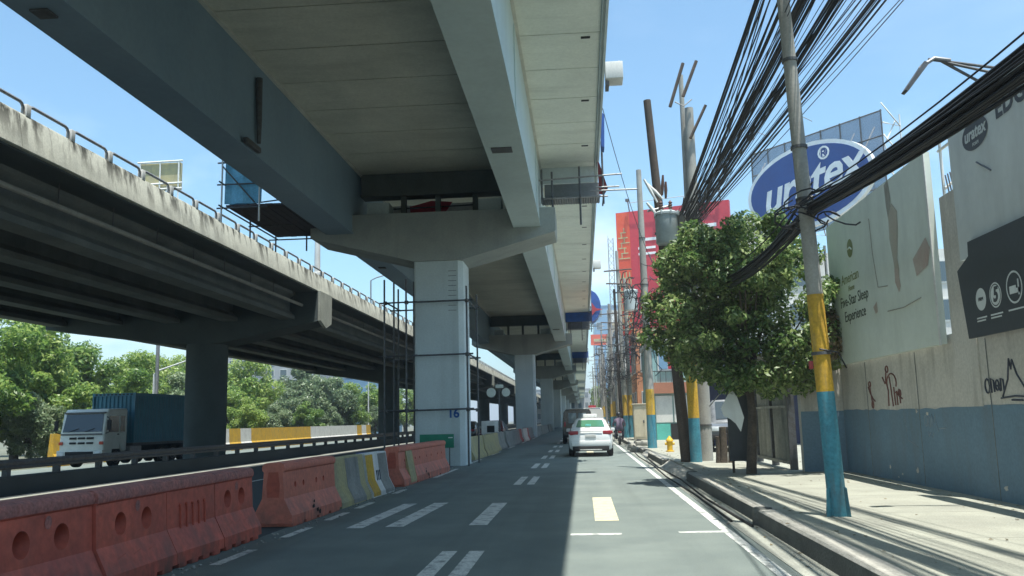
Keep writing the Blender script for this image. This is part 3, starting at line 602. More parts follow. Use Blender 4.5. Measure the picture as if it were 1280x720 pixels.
plastic_barrier((-4.5, 14.0, 0), R(-1.0), 2.5, 'long faded orange barrier with four small holes, just after the gap', 'four', M['orange_light'])
plastic_barrier((-4.34, 23.3, 0), R(-1.4), 6.0, 'long faded orange barrier with a pale stripe, at the foot of the numbered pier', 'eight', M['orange_light'])
last = [o for o in C.objects if o.get('label', '').startswith('long faded orange barrier with a pale stripe')][0]
MB().prism([(.293, .05), (.288, .16), (.169, .40), (.149, .78), (.149, .79), (.16, .79), (.30, .05)], -2.3, -1.65).build('pale_stripe', M['cream_conc'], last)

def jersey(loc, rz, Ln, label, m, extra=None, group='concrete barriers along the median', h=.86):
    o = thing('concrete_barrier', label, 'barrier', loc, rz, group); k = Ln / 2
    MB().prism([(.29, 0), (.29, .09), (.17, .32), (.10, h - .02), (.085, h), (-.085, h), (-.10, h - .02), (-.17, .32), (-.29, .09), (-.29, 0)], -k, k).build('body', m, o, smooth=20)
    if extra:
        for (a, b, mm) in extra: MB().prism([(.294, .02), (.294, .091), (.174, .322), (.104, h - .03), (.09, h - .03), (.16, .3), (.28, .08)], a, b).build('painted_patch', mm, o, smooth=20)
    return o
jersey((-4.48, 16.35, 0), R(-1), 2.0, 'yellow and grey painted concrete barrier beside the faded orange one', M['cream_conc'], [(-.25, .62, M['greyconc'])])
jersey((-4.42, 18.3, 0), R(-1.5), 1.7, 'grey white concrete barrier with a dark scrawl, right of the yellow grey one', M['white_paint'], [(-.84, -.3, M['yellow']), (.1, .8, M['greyconc'])])
gb = [o for o in C.objects if o.get('label', '').startswith('grey white concrete')][0]
sc_ = MB()
for k in range(3): sc_.tube([(.155 , -.15 + k * .12, .5), (.165, -.13 + k * .12, .36), (.18, -.16 + k * .12, .3)], .014, 5)
sc_.build('scrawl', M['graff_dark'], gb)
bb = thing('plastic_drum', 'dark blue plastic drum standing behind the gap before the second orange barrier', 'drum', (-4.95, 20.2, 0))
MB().lathe([(.001, 0), (.27, 0), (.29, .04), (.29, .25), (.305, .28), (.29, .31), (.29, .52), (.305, .55), (.29, .58), (.29, .76), (.26, .8), (.001, .8)], n=20).build('body', M['bluebin'], bb)
kinds = [(M['cream_conc'], 'yellowed')] * 3 + [(M['greyconc'], 'grey')] * 4 + [(M['red_paint'], 'red'), (M['white_paint'], 'white'), (M['red_paint'], 'red')] + [(M['greyconc'], 'grey')] * 12
yb = 33.6
jl = {0: 'yellowed concrete barrier just past the numbered pier, nearest of three', 1: 'yellowed concrete barrier past the numbered pier, middle of three', 2: 'yellowed concrete barrier past the numbered pier, beside the white sign',
      7: 'red concrete barrier left of a white one, in front of the second pier', 8: 'white concrete barrier between two red ones by the second pier', 9: 'red concrete barrier right of a white one by the second pier'}
for i, (m, cn) in enumerate(kinds):
    Ln = 3.4 if i < 7 else 2.6 if i < 10 else 4.2
    lab = jl.get(i, ('grey concrete barrier in the run before the red and white ones' if i < 7 else 'grey concrete barrier in the far run beyond the red and white ones'))
    jersey((-4.36 + .12 * math.sin(i * 1.7), yb + Ln / 2, 0), R(random.uniform(-2.6, 1)), Ln, lab, m); yb += Ln + .25
gsn = thing('green_sign', 'low green road sign with white marks leaning behind the second orange barrier', 'sign', (-4.75, 28.7, 0))
MB().bbox(-5.32, -4.2, 28.68, 28.71, .62, 1.06, .008).build('panel', M['greensign'], gsn, True)
t = MB()
for (x, z, w, h) in ((-4.72, .7, .05, .14), (-4.6, .7, .05, .14), (-4.38, .93, .14, .03)): t.box(x, x + w, 28.672, 28.679, z, z + h)
t.build('white_mark', M['signwhite'], gsn, True, 0)
for x in (-5.2, -4.35): MB().tube([(x, 28.74, 0), (x, 28.74, 1.0)], .02, 6).build('leg', M['scaf'], gsn, True)
ws = thing('works_sign', 'white road works board with a black square on legs behind the barriers', 'sign', (-4.9, 47, 0))
MB().bbox(-5.4, -4.5, 47.0, 47.05, .75, 1.45, .02).build('board', M['white_paint'], ws, True)
MB().box(-5.1, -4.7, 46.985, 46.998, .85, 1.2).build('black_square', M['black'], ws, True, 0)
for x in (-5.3, -4.6): MB().tube([(x, 47.1, 0), (x, 47.06, 1.4)], .03, 6).build('leg', M['white_paint'], ws, True)
dp = thing('disc_post', 'dark post carrying two pale round discs behind the second pier', 'post', (-4.8, 50.5, 0))
MB().tube([(-4.75, 50.5, 0), (-4.75, 50.5, 3.6)], .05, 8).build('pole', M['scaf'], dp, True)
for (x, r) in ((-5.2, .27), (-4.35, .24)):
    MB().lathe([(.001, 50.42), (r, 50.43), (r, 50.46), (.001, 50.47)], (x, 0, 3.05), 18, 'y').build('disc', M['panel'], dp, True)
MB().tube([(-5.2, 50.5, 3.05), (-4.35, 50.5, 3.05)], .025, 6).build('arm', M['scaf'], dp, True)
MB().bbox(-4.95, -4.5, 50.4, 50.6, 3.3, 3.5, .03).build('lamp', M['panel'], dp, True)

# ------------------------------------------------------------------ right side wall, billboards, gate
wl = thing('boundary_wall', 'long boundary wall, beige above and blue grey below, with graffiti', 'wall', (5.85, 8, .2))
_e = [(-15 + k * .22, 1.50 + random.gauss(0, .008) + .012 * math.sin(k * .21)) for k in range(160)]
MB().prism([(20.2, .15)] + [(20.2, 1.5)] + _e[::-1] + [(-15, .15)], 5.698, 5.706, 'x').build('lower_wall', M['wall_low'], wl, True, 0)
for y in (18.3, 15.6, 12.9, 10.2, 7.5): MB().box(5.692, 5.7, y, y + .012, .2, 2.45).build('wall_joint', M['wall_joint'], wl, True, 0)
for k in range(9):
    y, z = random.uniform(9, 19.6), random.choice((random.uniform(.25, .5), random.uniform(1.3, 1.46))); n_ = 8; sz = random.uniform(.02, .06)
    MB().prism([(y + sz * (1 + .5 * math.sin(j * 2.3 + k)) * math.cos(j * .785), z + sz * .8 * (1 + .4 * math.sin(j * 1.7 + k)) * math.sin(j * .785)) for j in range(n_)], 5.6955, 5.6985, 'x').build('paint_flake', M['wall_up'], wl, True, 0)
up = MB(); up.box(5.706, 5.95, -15, 20.2, .15, 2.62)
up.build('upper_wall', M['wall_up'], wl, True, 0)
MB().box(5.68, 5.98, 13.15, 13.95, 1.5, 4.75).build('pillar', M['wall_up'], wl, True, 0)
MB().box(4.78, 5.698, 20.0, 20.24, .15, 3.3).build('end_wall', M['wall_up'], wl, True, 0)
MB().box(4.775, 5.694, 19.994, 20.0, .15, 1.5).build('end_wall_paint', M['wall_low'], wl, True, 0)
def stroke(pts, m, r=.012, x=5.7):
    mb = MB()
    for line in pts: mb.tube([(x - .002, y_, z) for y_, z in line], r, 5)
    return mb.build('graffiti', m, wl, True)
def ring(y_, z, ry, rz_, n=12, a0=0, a1=6.283): return [(y_ + ry * math.cos(a0 + (a1 - a0) * i / n), z + rz_ * math.sin(a0 + (a1 - a0) * i / n)) for i in range(n + 1)]
o1 = 17.0
stroke([ring(17.05, 2.24, .07, .06), [(17.1, 2.18), (17.15, 2.05), (17.05, 1.85), (17.08, 1.56)], [(17.32, 2.1), (17.2, 1.98), (17.1, 2.05)], ring(16.85, 1.98, .25, .17, 10, -.3, 3.6), [(16.95, 2.1), (16.9, 1.9), (16.85, 1.55)],
        [(16.75, 1.9), (16.72, 1.57)], [(16.75, 1.78), (16.62, 1.82), (16.6, 1.57)], [(16.5, 1.86), (16.46, 1.6)], ring(16.48, 1.78, .07, .06), [(16.5, 1.72), (16.36, 1.68)]], M['graff_red'], .014)
stroke([ring(18.1, 2.0, .06, .05), [(18.1, 1.95), (18.05, 1.75), (18.0, 1.6)], [(18.2, 1.95), (18.1, 1.82), (17.95, 1.7), (17.85, 1.66)], ring(18.0, 1.6, .05, .07)], M['graff_red'], .014)
stroke([ring(12.98, 1.78, .07, .10), [(12.86, 1.68), (12.86, 1.88), (12.78, 1.85), (12.77, 1.69)], ring(12.68, 1.78, .05, .07), [(12.68, 1.78), (12.6, 1.7)], [(12.58, 1.7), (12.57, 1.87), (12.5, 1.85), (12.49, 1.7)],
        [(12.55, 1.62), (12.36, 1.85), (12.28, 2.12), (12.24, 1.98), (12.2, 2.1), (12.1, 1.9), (11.9, 1.7)], [(12.6, 1.6), (12.2, 1.62), (11.8, 1.6)], [(12.3, 1.57), (12.0, 1.56)]], M['graff_dark'], .013)
stroke([ring(15.35, 1.29, .06, .09), ring(15.2, 1.28, .05, .09), [(15.1, 1.2), (15.08, 1.4), (15.0, 1.25), (14.95, 1.41), (14.9, 1.2), (14.85, 1.12)], [(15.3, 1.12), (15.25, 1.03), (15.2, 1.1), (15.12, 1.02), (15.05, 1.1)], [(14.8, 1.17), (14.55, 1.18)]], M['graff_white'], .009)
stroke([[(16.35, 1.45), (16.3, 1.2), (16.25, .95)], [(16.25, .95), (16.0, .9), (15.8, .84)]], M['graff_white'], .008)

bb1 = thing('billboard', 'pale green billboard about sleep with a faded figure, above the wall', 'billboard', (5.6, 17, 2.45))
MB().box(5.56, 5.66, 14.1, 19.8, 2.47, 5.55).build('panel', M['panel'], bb1, True, 0)
MB().box(5.545, 5.559, 14.06, 14.12, 2.45, 5.6).build('edge_strip', M['white_paint'], bb1, True, 0)
def wallframe(y_, z, x=5.556): return frame((x, y_, z), (0, -1, 0), (0, 0, 1))
lettering('lettering', 'American', .30, M['olive'], bb1, wallframe(18.35, 4.2))
lettering('lettering', 'Home', .16, M['olive'], bb1, wallframe(18.3, 3.98))
lettering('lettering', 'Five-Star Sleep', .31, M['print_dark'], bb1, wallframe(18.2, 3.74))
lettering('lettering', 'Experience', .31, M['print_dark'], bb1, wallframe(18.2, 3.42))
e = MB(); n = 20
e.add([(5.5565, 18.2 + .19 * math.cos(6.283 * i / n), 4.78 + .19 * math.sin(6.283 * i / n)) for i in range(n)], [tuple(range(n))]); e.v = [(5.5550, v[1], v[2]) for v in e.v]; e.build('emblem', M['olive'], bb1, True, 0)
em = MB(); em.tube([(5.553, 18.05 + .03, 4.74), (5.553, 18.2, 4.80), (5.553, 18.34, 4.78)], .018, 5); em.build('emblem_leaf', M['panel'], bb1, True)
def shape(pts, name, m, x=5.5555): MB().add([(x, a, b) for a, b in pts], [tuple(range(len(pts)))]).build(name, m, bb1, True, 0)
shape([(15.75, 5.55), (15.95, 5.5), (15.93, 5.1), (15.85, 4.75), (15.75, 4.85), (15.68, 5.2)], 'faded_hair', M['print_hair'])
shape([(15.66, 5.1), (15.86, 4.9), (15.9, 4.5), (15.8, 4.1), (15.74, 3.75), (15.6, 3.7), (15.55, 3.9), (15.6, 4.1), (15.45, 4.6), (15.42, 4.9)], 'faded_figure', M['print_skin'], 5.5545)
shape([(15.78, 3.95), (15.8, 3.7), (15.65, 3.5), (15.55, 3.6), (15.62, 3.9)], 'faded_hand', M['print_red'], 5.554)
shape([(14.9, 3.95), (14.3, 4.2), (14.15, 4.0), (14.3, 3.75), (14.8, 3.65)], 'faded_hand', M['print_red'], 5.554)
shape([(17.05, 3.42), (16.95, 3.28), (16.82, 3.3), (16.85, 3.5)], 'faded_hand', M['print_red'], 5.554)
MB().tube([(5.555, 16.9, 5.1), (5.555, 16.85, 4.4), (5.555, 16.7, 3.75), (5.555, 16.2, 3.7)], .008, 4).build('faded_outline', M['print_hair'], bb1, True)
MB().tube([(5.555, 16.3, 3.25), (5.555, 15.5, 3.22), (5.555, 14.7, 3.28)], .008, 4).build('crease', M['print_hair'], bb1, True)
MB().tube([(5.57, 20.05, 4.0), (5.57, 20.05, 5.2)], .03, 6).build('post', M['galv'], bb1, True)
bfr = thing('steel_lattice', 'white steel lattice frame behind the gap between the two billboards', 'frame', (5.9, 13.7, 4.7))
for a, b in (((5.8, 14.02, 2.7), (5.8, 14.02, 5.75)), ((5.8, 13.2, 4.75), (5.8, 13.2, 5.8)), ((5.8, 13.1, 5.72), (5.8, 14.1, 5.72)), ((5.8, 13.1, 5.55), (5.8, 14.1, 5.55)), ((5.8, 13.65, 4.75), (5.8, 13.65, 5.7)), ((5.8, 14.02, 4.9), (6.5, 13.7, 5.5))):
    MB().tube([a, b], .025, 6).build('bar', M['white_paint'], bfr, True)
msh = MB()
for k in range(9): msh.tube([(5.82, 13.15 + k * .09, 4.76), (5.82, 13.25 + k * .09, 5.12)], .012, 4)
msh.build('wire_mesh', M['scaf'], bfr, True)
bb2 = thing('billboard', 'grey billboard with a dark oval emblem and big letters, cut by the right edge', 'billboard', (5.6, 9, 3.7))
MB().box(5.56, 5.66, 4, 13.12, 3.6, 5.76).build('panel', M['panel_grey'], bb2, True, 0)
e = MB(); n = 28
e.add([(5.5548, 12.26 + .40 * math.cos(6.283 * i / n), 5.25 + .22 * math.sin(6.283 * i / n)) for i in range(n)], [tuple(range(n))]); e.build('emblem', M['print_grey'], bb2, True, 0)
lettering('emblem_lettering', 'uratex', .25, M['panel_grey'], bb2, wallframe(12.26, 5.27, 5.5535), shear=.15, bold=.006)
lettering('emblem_lettering', 'FOAM', .07, M['panel_grey'], bb2, wallframe(12.26, 5.11, 5.5535))
lettering('lettering', 'EDGE', .40, M['print_grey'], bb2, wallframe(11.12, 5.36, 5.5555), bold=.012, spacing=1.05)
MB().tube([(5.555, 12.3, 4.85), (5.555, 11.9, 4.62)], .012, 4).build('stain_line', M['print_grey'], bb2, True)
bn = thing('banner', 'charcoal banner with round white badges on the wall at the right edge', 'banner', (5.53, 11, 2.5))
MB().prism([(4, 2.45), (12.95, 2.45), (13.12, 3.45), (12.72, 3.6), (12.70, 3.80), (4, 3.80)], 5.50, 5.54, 'x').build('panel', M['panel_dark'], bn, True, 0)
def disc(y_, z, r, m, name, x=5.497, rin=0):
    mb = MB(); n = 26
    if rin: mb.add([(x, y_ + r * math.cos(6.283 * i / n), z + r * math.sin(6.283 * i / n)) for i in range(n)] + [(x, y_ + rin * math.cos(6.283 * i / n), z + rin * math.sin(6.283 * i / n)) for i in range(n)], [(i, (i + 1) % n, n + (i + 1) % n, n + i) for i in range(n)])
    else: mb.add([(x, y_ + r * math.cos(6.283 * i / n), z + r * math.sin(6.283 * i / n)) for i in range(n)], [tuple(range(n))])
    mb.build(name, m, bn, True, 0)
disc(12.45, 2.95, .155, M['panel_grey'], 'badge')
disc(12.02, 2.95, .17, M['panel_grey'], 'badge'); disc(12.02, 2.95, .15, M['panel_dark'], 'badge_ring', 5.4955, .135)
lettering('badge_number', '5', .27, M['panel_dark'], bn, wallframe(12.02, 2.95, 5.4935), bold=.01, shear=.2)
disc(11.5, 2.98, .21, M['panel_grey'], 'badge_ring', 5.497, .185)
sb = MB(); sb.box(5.493, 5.496, 11.37, 11.40, 2.87, 3.07); sb.box(5.493, 5.496, 11.37, 11.62, 2.90, 2.96); sb.box(5.493, 5.496, 11.45, 11.62, 2.96, 3.0); sb.build('badge_bed', M['panel_grey'], bn, True, 0)
lettering('badge_lettering', 'FIRM', .07, M['panel_dark'], bn, wallframe(12.45, 2.95, 5.4935))
ln = MB()
for (y0, y1, z) in ((12.62, 12.32, 2.70), (12.62, 12.36, 2.66), (12.2, 11.86, 2.70), (12.2, 11.9, 2.66), (11.7, 11.3, 2.70)): ln.box(5.494, 5.498, y1, y0, z - .01, z + .01)
ln.build('caption', M['panel_grey'], bn, True, 0)
bl = thing('billboard_lamp', 'grey floodlight on bracket arms reaching out over the billboards', 'lamp', (5.4, 11.5, 5.7))
for a, b in (((6.3, 11.5, 5.75), (4.72, 11.5, 6.06)), ((5.9, 11.6, 5.4), (4.85, 11.5, 6.05)), ((6.1, 11.3, 5.55), (4.95, 11.5, 6.0))): MB().tube([a, b], .02, 8).build('arm', M['scaf'], bl, True)
MB().tube([(5.0, 11.5, 6.03), (4.8, 11.5, 6.07), (4.68, 11.5, 6.0), (4.6, 11.5, 5.93)], .028, 8).build('elbow', M['galv'], bl, True)
MB().prism([(4.36, 5.63), (4.40, 5.61), (4.70, 5.98), (4.64, 6.01)], 11.42, 11.58).build('lamp_head', M['scaf'], bl, True)
gt = thing('metal_gate', 'tall weathered corrugated metal gate at the end of the wall', 'gate', (4.72, 22.7, .2))
gm = MB(); k = 0; y = 20.9
while y < 24.6:
    d = .035 if k % 2 else -.035; gm.quad((4.74 + d, y, .3), (4.74 - d, y + .12, .3), (4.74 - d, y + .12, 3.05), (4.74 + d, y, 3.05)); y += .12; k += 1
gm.build('sheet', M['gate'], gt, True, 20)
for y in (20.75, 22.7, 24.65): MB().box(4.66, 4.82, y, y + .12, .2, 3.2).build('post', M['scaf'], gt, True, 0)
for z in (.32, 1.6, 2.9): MB().box(4.655, 4.70, 20.9, 24.6, z, z + .06).build('rail', M['gate'], gt, True, 0)

# ------------------------------------------------------------------ poles and transformers
PG = 'utility poles along the kerb'
def pole(base, top, r0, r1, label, bands=None, m='pole', arms=(), name='utility_pole', collars=()):
    o = thing(name, label, 'pole', base, 0, PG); b = Vector(base); t_ = Vector(top); H = t_.z - b.z
    def at(z): return b.lerp(t_, (z - b.z) / H)
    def rr(z): return lerp(r0, r1, (z - b.z) / H)
    z0 = b.z - .05
    for (z1, mm) in (bands or []):
        MB().tube([at(z0), at(z1)], [rr(z0) + .003, rr(z1) + .003], 14).build('painted_band', M[mm], o, True); z0 = z1
    MB().tube([at(z0), at((z0 + t_.z) / 2), t_], [rr(z0), rr((z0 + t_.z) / 2), r1], 14).build('shaft', M[m], o, True)
    for (z, dx, dy, ln, tilt) in arms:
        c = at(z); MB().tube([c + Vector((-ln * .5 + dx, -.12, -tilt)), c + Vector((ln * .5 + dx, -.12, tilt))], .05, 6).build('crossarm', M['wood'], o, True)
    for z in collars: MB().tube([at(z - .02), at(z + .02)], rr(z) + .02, 12).build('collar', M['scaf'], o, True)
    return o
pa = pole((3.09, 11.4, .2), (2.80, 11.4, 9.2), .112, .072, 'nearest leaning pole, teal below and yellow above, at the sidewalk edge', [(1.72, 'teal'), (2.95, 'yellow')], collars=(2.2, 4.2, 4.9, 6.1))
for a_ in (0, 1.57, 3.14, 4.71):
    c, s_ = math.cos(a_ + .5), math.sin(a_ + .5)
    MB().add([(3.09 + c * .12 - s_ * .012, 11.4 + s_ * .12 + c * .012, .2), (3.09 + c * .2 - s_ * .012, 11.4 + s_ * .2 + c * .012, .2), (3.09 + c * .17, 11.4 + s_ * .17, .52), (3.09 + c * .12, 11.4 + s_ * .12, .56)], [(0, 1, 2, 3)]).build('base_fin', M['teal'], pa, True)
MB().bbox(2.83, 2.88, 11.24, 11.29, 2.0, 2.1, .01).build('tag_plate', M['red_paint'], pa, True)
MB().tube([(2.98, 11.3, 2.25), (3.2, 11.28, 2.2), (3.28, 11.25, 2.0)], .01, 5).build('loose_wire', M['cable'], pa, True)
pole((3.40, 25.7, .2), (3.48, 25.7, 10.6), .23, .125, 'thick bare concrete pole behind the street tree, with a tall twin shaft', None, collars=(1.2, 5.2, 7.1))
o = [q for q in C.objects if q.get('label', '').startswith('thick bare')][0]
MB().tube([(3.30, 25.95, .2), (3.32, 25.95, 11.75)], [.09, .07], 10).build('twin_shaft', M['pole'], o, True)
for (x0, z0, x1, z1) in ((2.9, 10.6, 3.35, 11.95), (3.3, 10.9, 3.75, 12.0), (3.45, 9.6, 3.95, 10.6)): MB().tube([(x0, 25.5, z0), (x1, 25.5, z1)], .05, 6).build('crossarm', M['wood'], o, True)
MB().tube([(3.05, 25.5, 10.75), (3.3, 25.5, 10.6), (3.55, 25.5, 10.8)], .02, 5).build('brace', M['galv'], o, True)
pole((2.86, 25.4, .2), (2.22, 25.4, 10.8), .17, .11, 'dark timber pole leaning left through the street tree crown', None, 'wood', collars=(7.4,))
pole((3.08, 25.1, .2), (3.02, 25.1, 7.3), .16, .12, 'teal and yellow banded pole right beside the dark leaning pole', [(1.4, 'teal'), (3.3, 'yellow')])
pole((2.80, 37.1, .2), (2.74, 37.1, 12.0), .19, .11, 'pole with wide yellow and teal bands standing left of the yellow hydrant', [(1.55, 'teal'), (2.6, 'yellow')], collars=(7, 9))
pole((2.72, 57.2, .2), (2.55, 57.2, 12.3), .17, .1, 'banded pole with a transformer, left of the cream cabinet', [(1.6, 'teal'), (2.9, 'yellow')], arms=((11, 0, 0, 1.8, .05), (10.1, 0, 0, 1.6, -.04)))
pole((3.05, 57.6, .2), (3.0, 57.6, 10.5), .15, .1, 'slim banded pole directly right of the pole with the small transformer', [(1.6, 'teal'), (2.9, 'yellow')], arms=((9.6, 0, 0, 1.4, .03),))
pole((2.45, 57.4, .2), (2.3, 57.4, 9.8), .12, .08, 'thin dark timber pole left of the pole with the small transformer', None, 'wood')
for i, (y, lab) in enumerate(((78, 'nearer banded pole of the far group behind the motorcycle'), (92, 'second banded pole of the far group behind the motorcycle'), (108, 'third banded pole of the far group behind the motorcycle'), (128, 'fourth banded pole of the far group down the kerb'),
                              (150, 'fifth banded pole of the far group down the kerb'), (176, 'sixth banded pole of the far group down the kerb'), (205, 'seventh banded pole of the far group down the kerb'))):
    x = 2.75 + .25 * math.sin(i * 2.1)
    pole((x, y, .2), (x - .15 + .2 * math.sin(i), y, 11.5 + 1.2 * math.sin(i * 1.3)), .17, .1, lab, [(1.6, 'teal'), (2.9, 'yellow')], arms=((10.6, 0, 0, 1.8, .05), (9.8, 0, 0, 1.6, -.04)))
    pole((x + .35, y + 1.2, .2), (x + .35 + .2 * math.cos(i * 2), y + 1.2, 10 + math.cos(i * 1.9)), .13, .09, lab.replace('banded pole', 'plain slim pole'), None, 'pole')
def transformer(x, y, z, r, h, label, pinned):
    o = thing('transformer', label, 'transformer', (x, y, z), 0, 'pole transformers')
    MB().lathe([(.001, 0), (r * .9, 0), (r * .97, .03), (r * .97, h * .86), (r * 1.05, h * .88), (r * 1.05, h * .94), (r * .8, h), (.001, h * 1.03)], n=22).build('tank', M['tank'], o)
    for a_ in range(8):
        t_ = a_ * .785 + .3; MB().bbox(1.06 * r * math.cos(t_) - .025, 1.06 * r * math.cos(t_) + .025, 1.06 * r * math.sin(t_) - .025, 1.06 * r * math.sin(t_) + .025, h * .84, h * .99, .008).build('lid_clamp', M['tank'], o)
    for dx in (-.4, .4):
        prof = [(.001, h)] + [(.035 + .03 * (k % 2), h + .02 + k * .035) for k in range(9)] + [(.001, h + .34)]
        MB().lathe(prof, (dx * r, 0, 0), 10).build('bushing', M['ceramic'], o)
    MB().box(-pinned - .05, -pinned * .2, -.05, .05, h * .3, h * .36).build('bracket', M['scaf'], o, smooth=0)
transformer(2.58, 25.05, 6.35, .33, .95, 'large pale grey transformer tank on the dark leaning pole, above the tree', .3)
transformer(3.35, 56.8, 8.3, .42, 1.35, 'smaller pale transformer tank on a far pole, in front of the red billboard', .5)
io = thing('insulator_rack', 'cluster of pale insulators and fuse cutouts strapped to the dark leaning pole', 'insulators', (2.4, 25.3, 7.6))
for (x0, z0, x1, z1) in ((2.0, 8.3, 2.35, 7.6), (2.1, 8.15, 2.5, 7.7), (2.05, 7.6, 2.3, 7.25), (2.55, 8.4, 2.5, 7.8), (2.62, 8.2, 2.6, 7.7)):
    MB().tube([(x0, 25.1, z0), (lerp(x0, x1, .5), 25.08, lerp(z0, z1, .5)), (x1, 25.1, z1)], [.03, .05, .03], 8).build('insulator', M['white_paint'] if x0 < 2.5 else M['ceramic'], io, True)
MB().tube([(2.05, 25.12, 7.35), (2.75, 25.12, 7.5)], .03, 6).build('bar', M['galv'], io, True)

# ------------------------------------------------------------------ cables
def sagcurve(a, b, sag, n=18):
    a, b = Vector(a), Vector(b); return [a.lerp(b, i / n) - Vector((0, 0, 4 * sag * (i / n) * (1 - i / n))) for i in range(n + 1)]
FANB = ['thick black cable bundle, leftmost of the fan rising from the tree', 'second black cable bundle from the left in the fan above the tree', 'middle black cable bundle of the fan, crossing behind the leaning pole',
        'fourth black cable bundle of the fan, just right of the leaning pole top', 'rightmost black cable bundle of the fan']
for i, (x, ns) in enumerate(((2.70, 7), (2.98, 5), (3.28, 9), (3.66, 8), (4.15, 6))):
    e = Vector((3.05 + .10 * i, 25.35, 7.25 - .07 * i)); m_ = Vector((x, 12.4, 7.42 - .02 * i)); s0 = e + (m_ - e) * 2.9; s0.z = 8.3
    o = thing('cable_bundle', FANB[i], 'cables', tuple(e), 0, 'cable bundles of the fan')
    for k in range(ns):
        a_ = k * 2.4; rr = .035 * math.sqrt(k); d = Vector((rr * math.cos(a_), 0, rr * math.sin(a_)))
        d2 = d * random.uniform(.9, 2.0) + Vector((random.uniform(-.05, .05), 0, random.uniform(-.05, .05)))
        MB().tube(sagcurve(e + d, s0 + d2, .45 + random.uniform(-.05, .06)), random.uniform(.011, .019), 6).build('strand', M['cable'], o, True)
for k in range(34):
    x = random.uniform(2.6, 4.3); e = Vector((random.uniform(2.9, 3.6), 25.35, random.uniform(6.6, 7.4))); m_ = Vector((x, 12.4, 7.4)); s0 = e + (m_ - e) * 2.9; s0.z = 8.3 + random.uniform(-.5, .7)
    o = MB().tube(sagcurve(e, s0, .45 + random.uniform(-.15, .25)), random.uniform(.005, .010), 5).build('cable', M['cable'], None)
    tag(o, 'thin black cable fanning up from the tree towards the top edge, between the thick bundles', 'cable', 'thin cables of the fan')
lowb = thing('cable_bundle', 'thick sagging black cable bundle tied to the leaning pole, crossing in front of the billboards', 'cables', (3, 11.4, 4.2))
for k in range(22):
    a_ = k * 2.4; rr = .030 * math.sqrt(k); d = Vector((rr * math.cos(a_) * 1.0, 0, rr * math.sin(a_) * .85)); j = lambda s_: Vector((random.uniform(-s_, s_), random.uniform(-s_, s_), random.uniform(-s_, s_)))
    A = Vector((3.30, 25.3, 5.35)) + d * .7; B = Vector((3.02, 11.3, 4.05)) + d * .7; D = Vector((3.9, -6, 5.0)) + d * 1.25
    MB().tube(sagcurve(A, B, .42 + random.uniform(-.06, .14), 14) + sagcurve(B, D, .52 + random.uniform(-.07, .08), 18)[1:], random.uniform(.009, .021), 6).build('strand', M['cable'], lowb, True)
for k in range(9):
    a = Vector((3.0, 11.4, 4.25)); e = Vector((3.7 + random.uniform(-.3, .4), -6, 5.2 + random.uniform(-.3, .2)))
    if k < 4: o = MB().tube(sagcurve(a, e, .62 + .11 * k, 18), .009, 5).build('cable', M['cable'], None)
    else:
        o = MB().tube(sagcurve((3.05, 11.3, 4.4), (3.3 + random.uniform(-.2, .2), 25.3, 5.5 + random.uniform(-.3, .5)), .5 + random.uniform(.05, .45), 16), .010, 5).build('cable', M['cable'], None)
    tag(o, 'thin slack cable hanging below the thick sagging bundle' if k < 4 else 'thin slack cable from the leaning pole back to the street tree', 'cable', 'slack cables by the leaning pole')
coil = thing('cable_coil', 'loose tangle of cable ends on the leaning pole where the bundle is tied', 'cables', (3.0, 11.3, 4.2))
for k in range(9):
    c = Vector((2.95 + random.uniform(-.25, .4), 11.3 + random.uniform(-.3, .1), 4.1 + random.uniform(-.25, .2))); q = random.uniform(.1, .25)
    MB().tube([c + Vector((q * math.cos(t_ * .7), .04 * t_ - .1, q * .6 * math.sin(t_ * .7 + k))) for t_ in range(8)], .011, 5).build('loop', M['cable'], coil, True)
SPL = [(25.4, 37.1), (37.1, 57.3), (57.3, 78), (78, 92), (92, 108), (108, 128), (128, 150)]
for si, (ya, yb_) in enumerate(SPL):
    for k in range(9 if si < 4 else 5):
        x0, x1 = 2.9 + random.uniform(-.45, .5), 2.75 + random.uniform(-.45, .5); z0, z1 = random.uniform(5.2, 8), random.uniform(5.2, 8.6)
        o = MB().tube(sagcurve((x0, ya, z0), (x1, yb_, z1), random.uniform(.3, 1.3), 14), random.uniform(.012, .03) * (1 + si * .12), 5).build('cable', M['cable'], None)
        tag(o, 'sagging black cable strung between the far banded poles along the kerb', 'cable', 'cables between the far poles')
TL = ['dense dark cable tangle hanging on the pole left of the hydrant', 'dense dark cable tangle around the small transformer pole', 'cable tangle on the far pole behind the motorcycle', 'cable tangle on the second far pole', 'cable tangle on the third far pole']
for i, (y, x) in enumerate(((37.1, 2.75), (57.3, 2.7), (78, 2.75), (92, 2.9), (108, 2.6))):
    o = thing('cable_tangle', TL[i], 'cables', (x, y, 5), 0, 'cable tangles on the far poles')
    for k in range(46 if i < 2 else 24):
        c = Vector((x + random.gauss(0, .45), y + random.uniform(-.6, .6), random.uniform(3.8, 7.0) if i else random.uniform(4.2, 6.6))); pts = [c]
        v = Vector((random.uniform(-1, 1), random.uniform(-.5, .5), random.uniform(-.6, .6)))
        for t_ in range(9):
            v = (v + Vector((random.gauss(0, .45), random.gauss(0, .2), random.gauss(0, .45)))); v = v.normalized() * random.uniform(.16, .3); pts.append(pts[-1] + v)
        MB().tube(pts, random.uniform(.010, .024), 5).build('loop', M['cable'], o, True)
dr = MB().tube([(2.95, 45, 7.6), (2.8, 46, 6.5), (2.72, 46.5, 5.0), (2.6, 47, 4.2)], .035, 6).build('cable', M['cable'], None); tag(dr, 'single thick black cable dropping in front of the red billboard', 'cable')
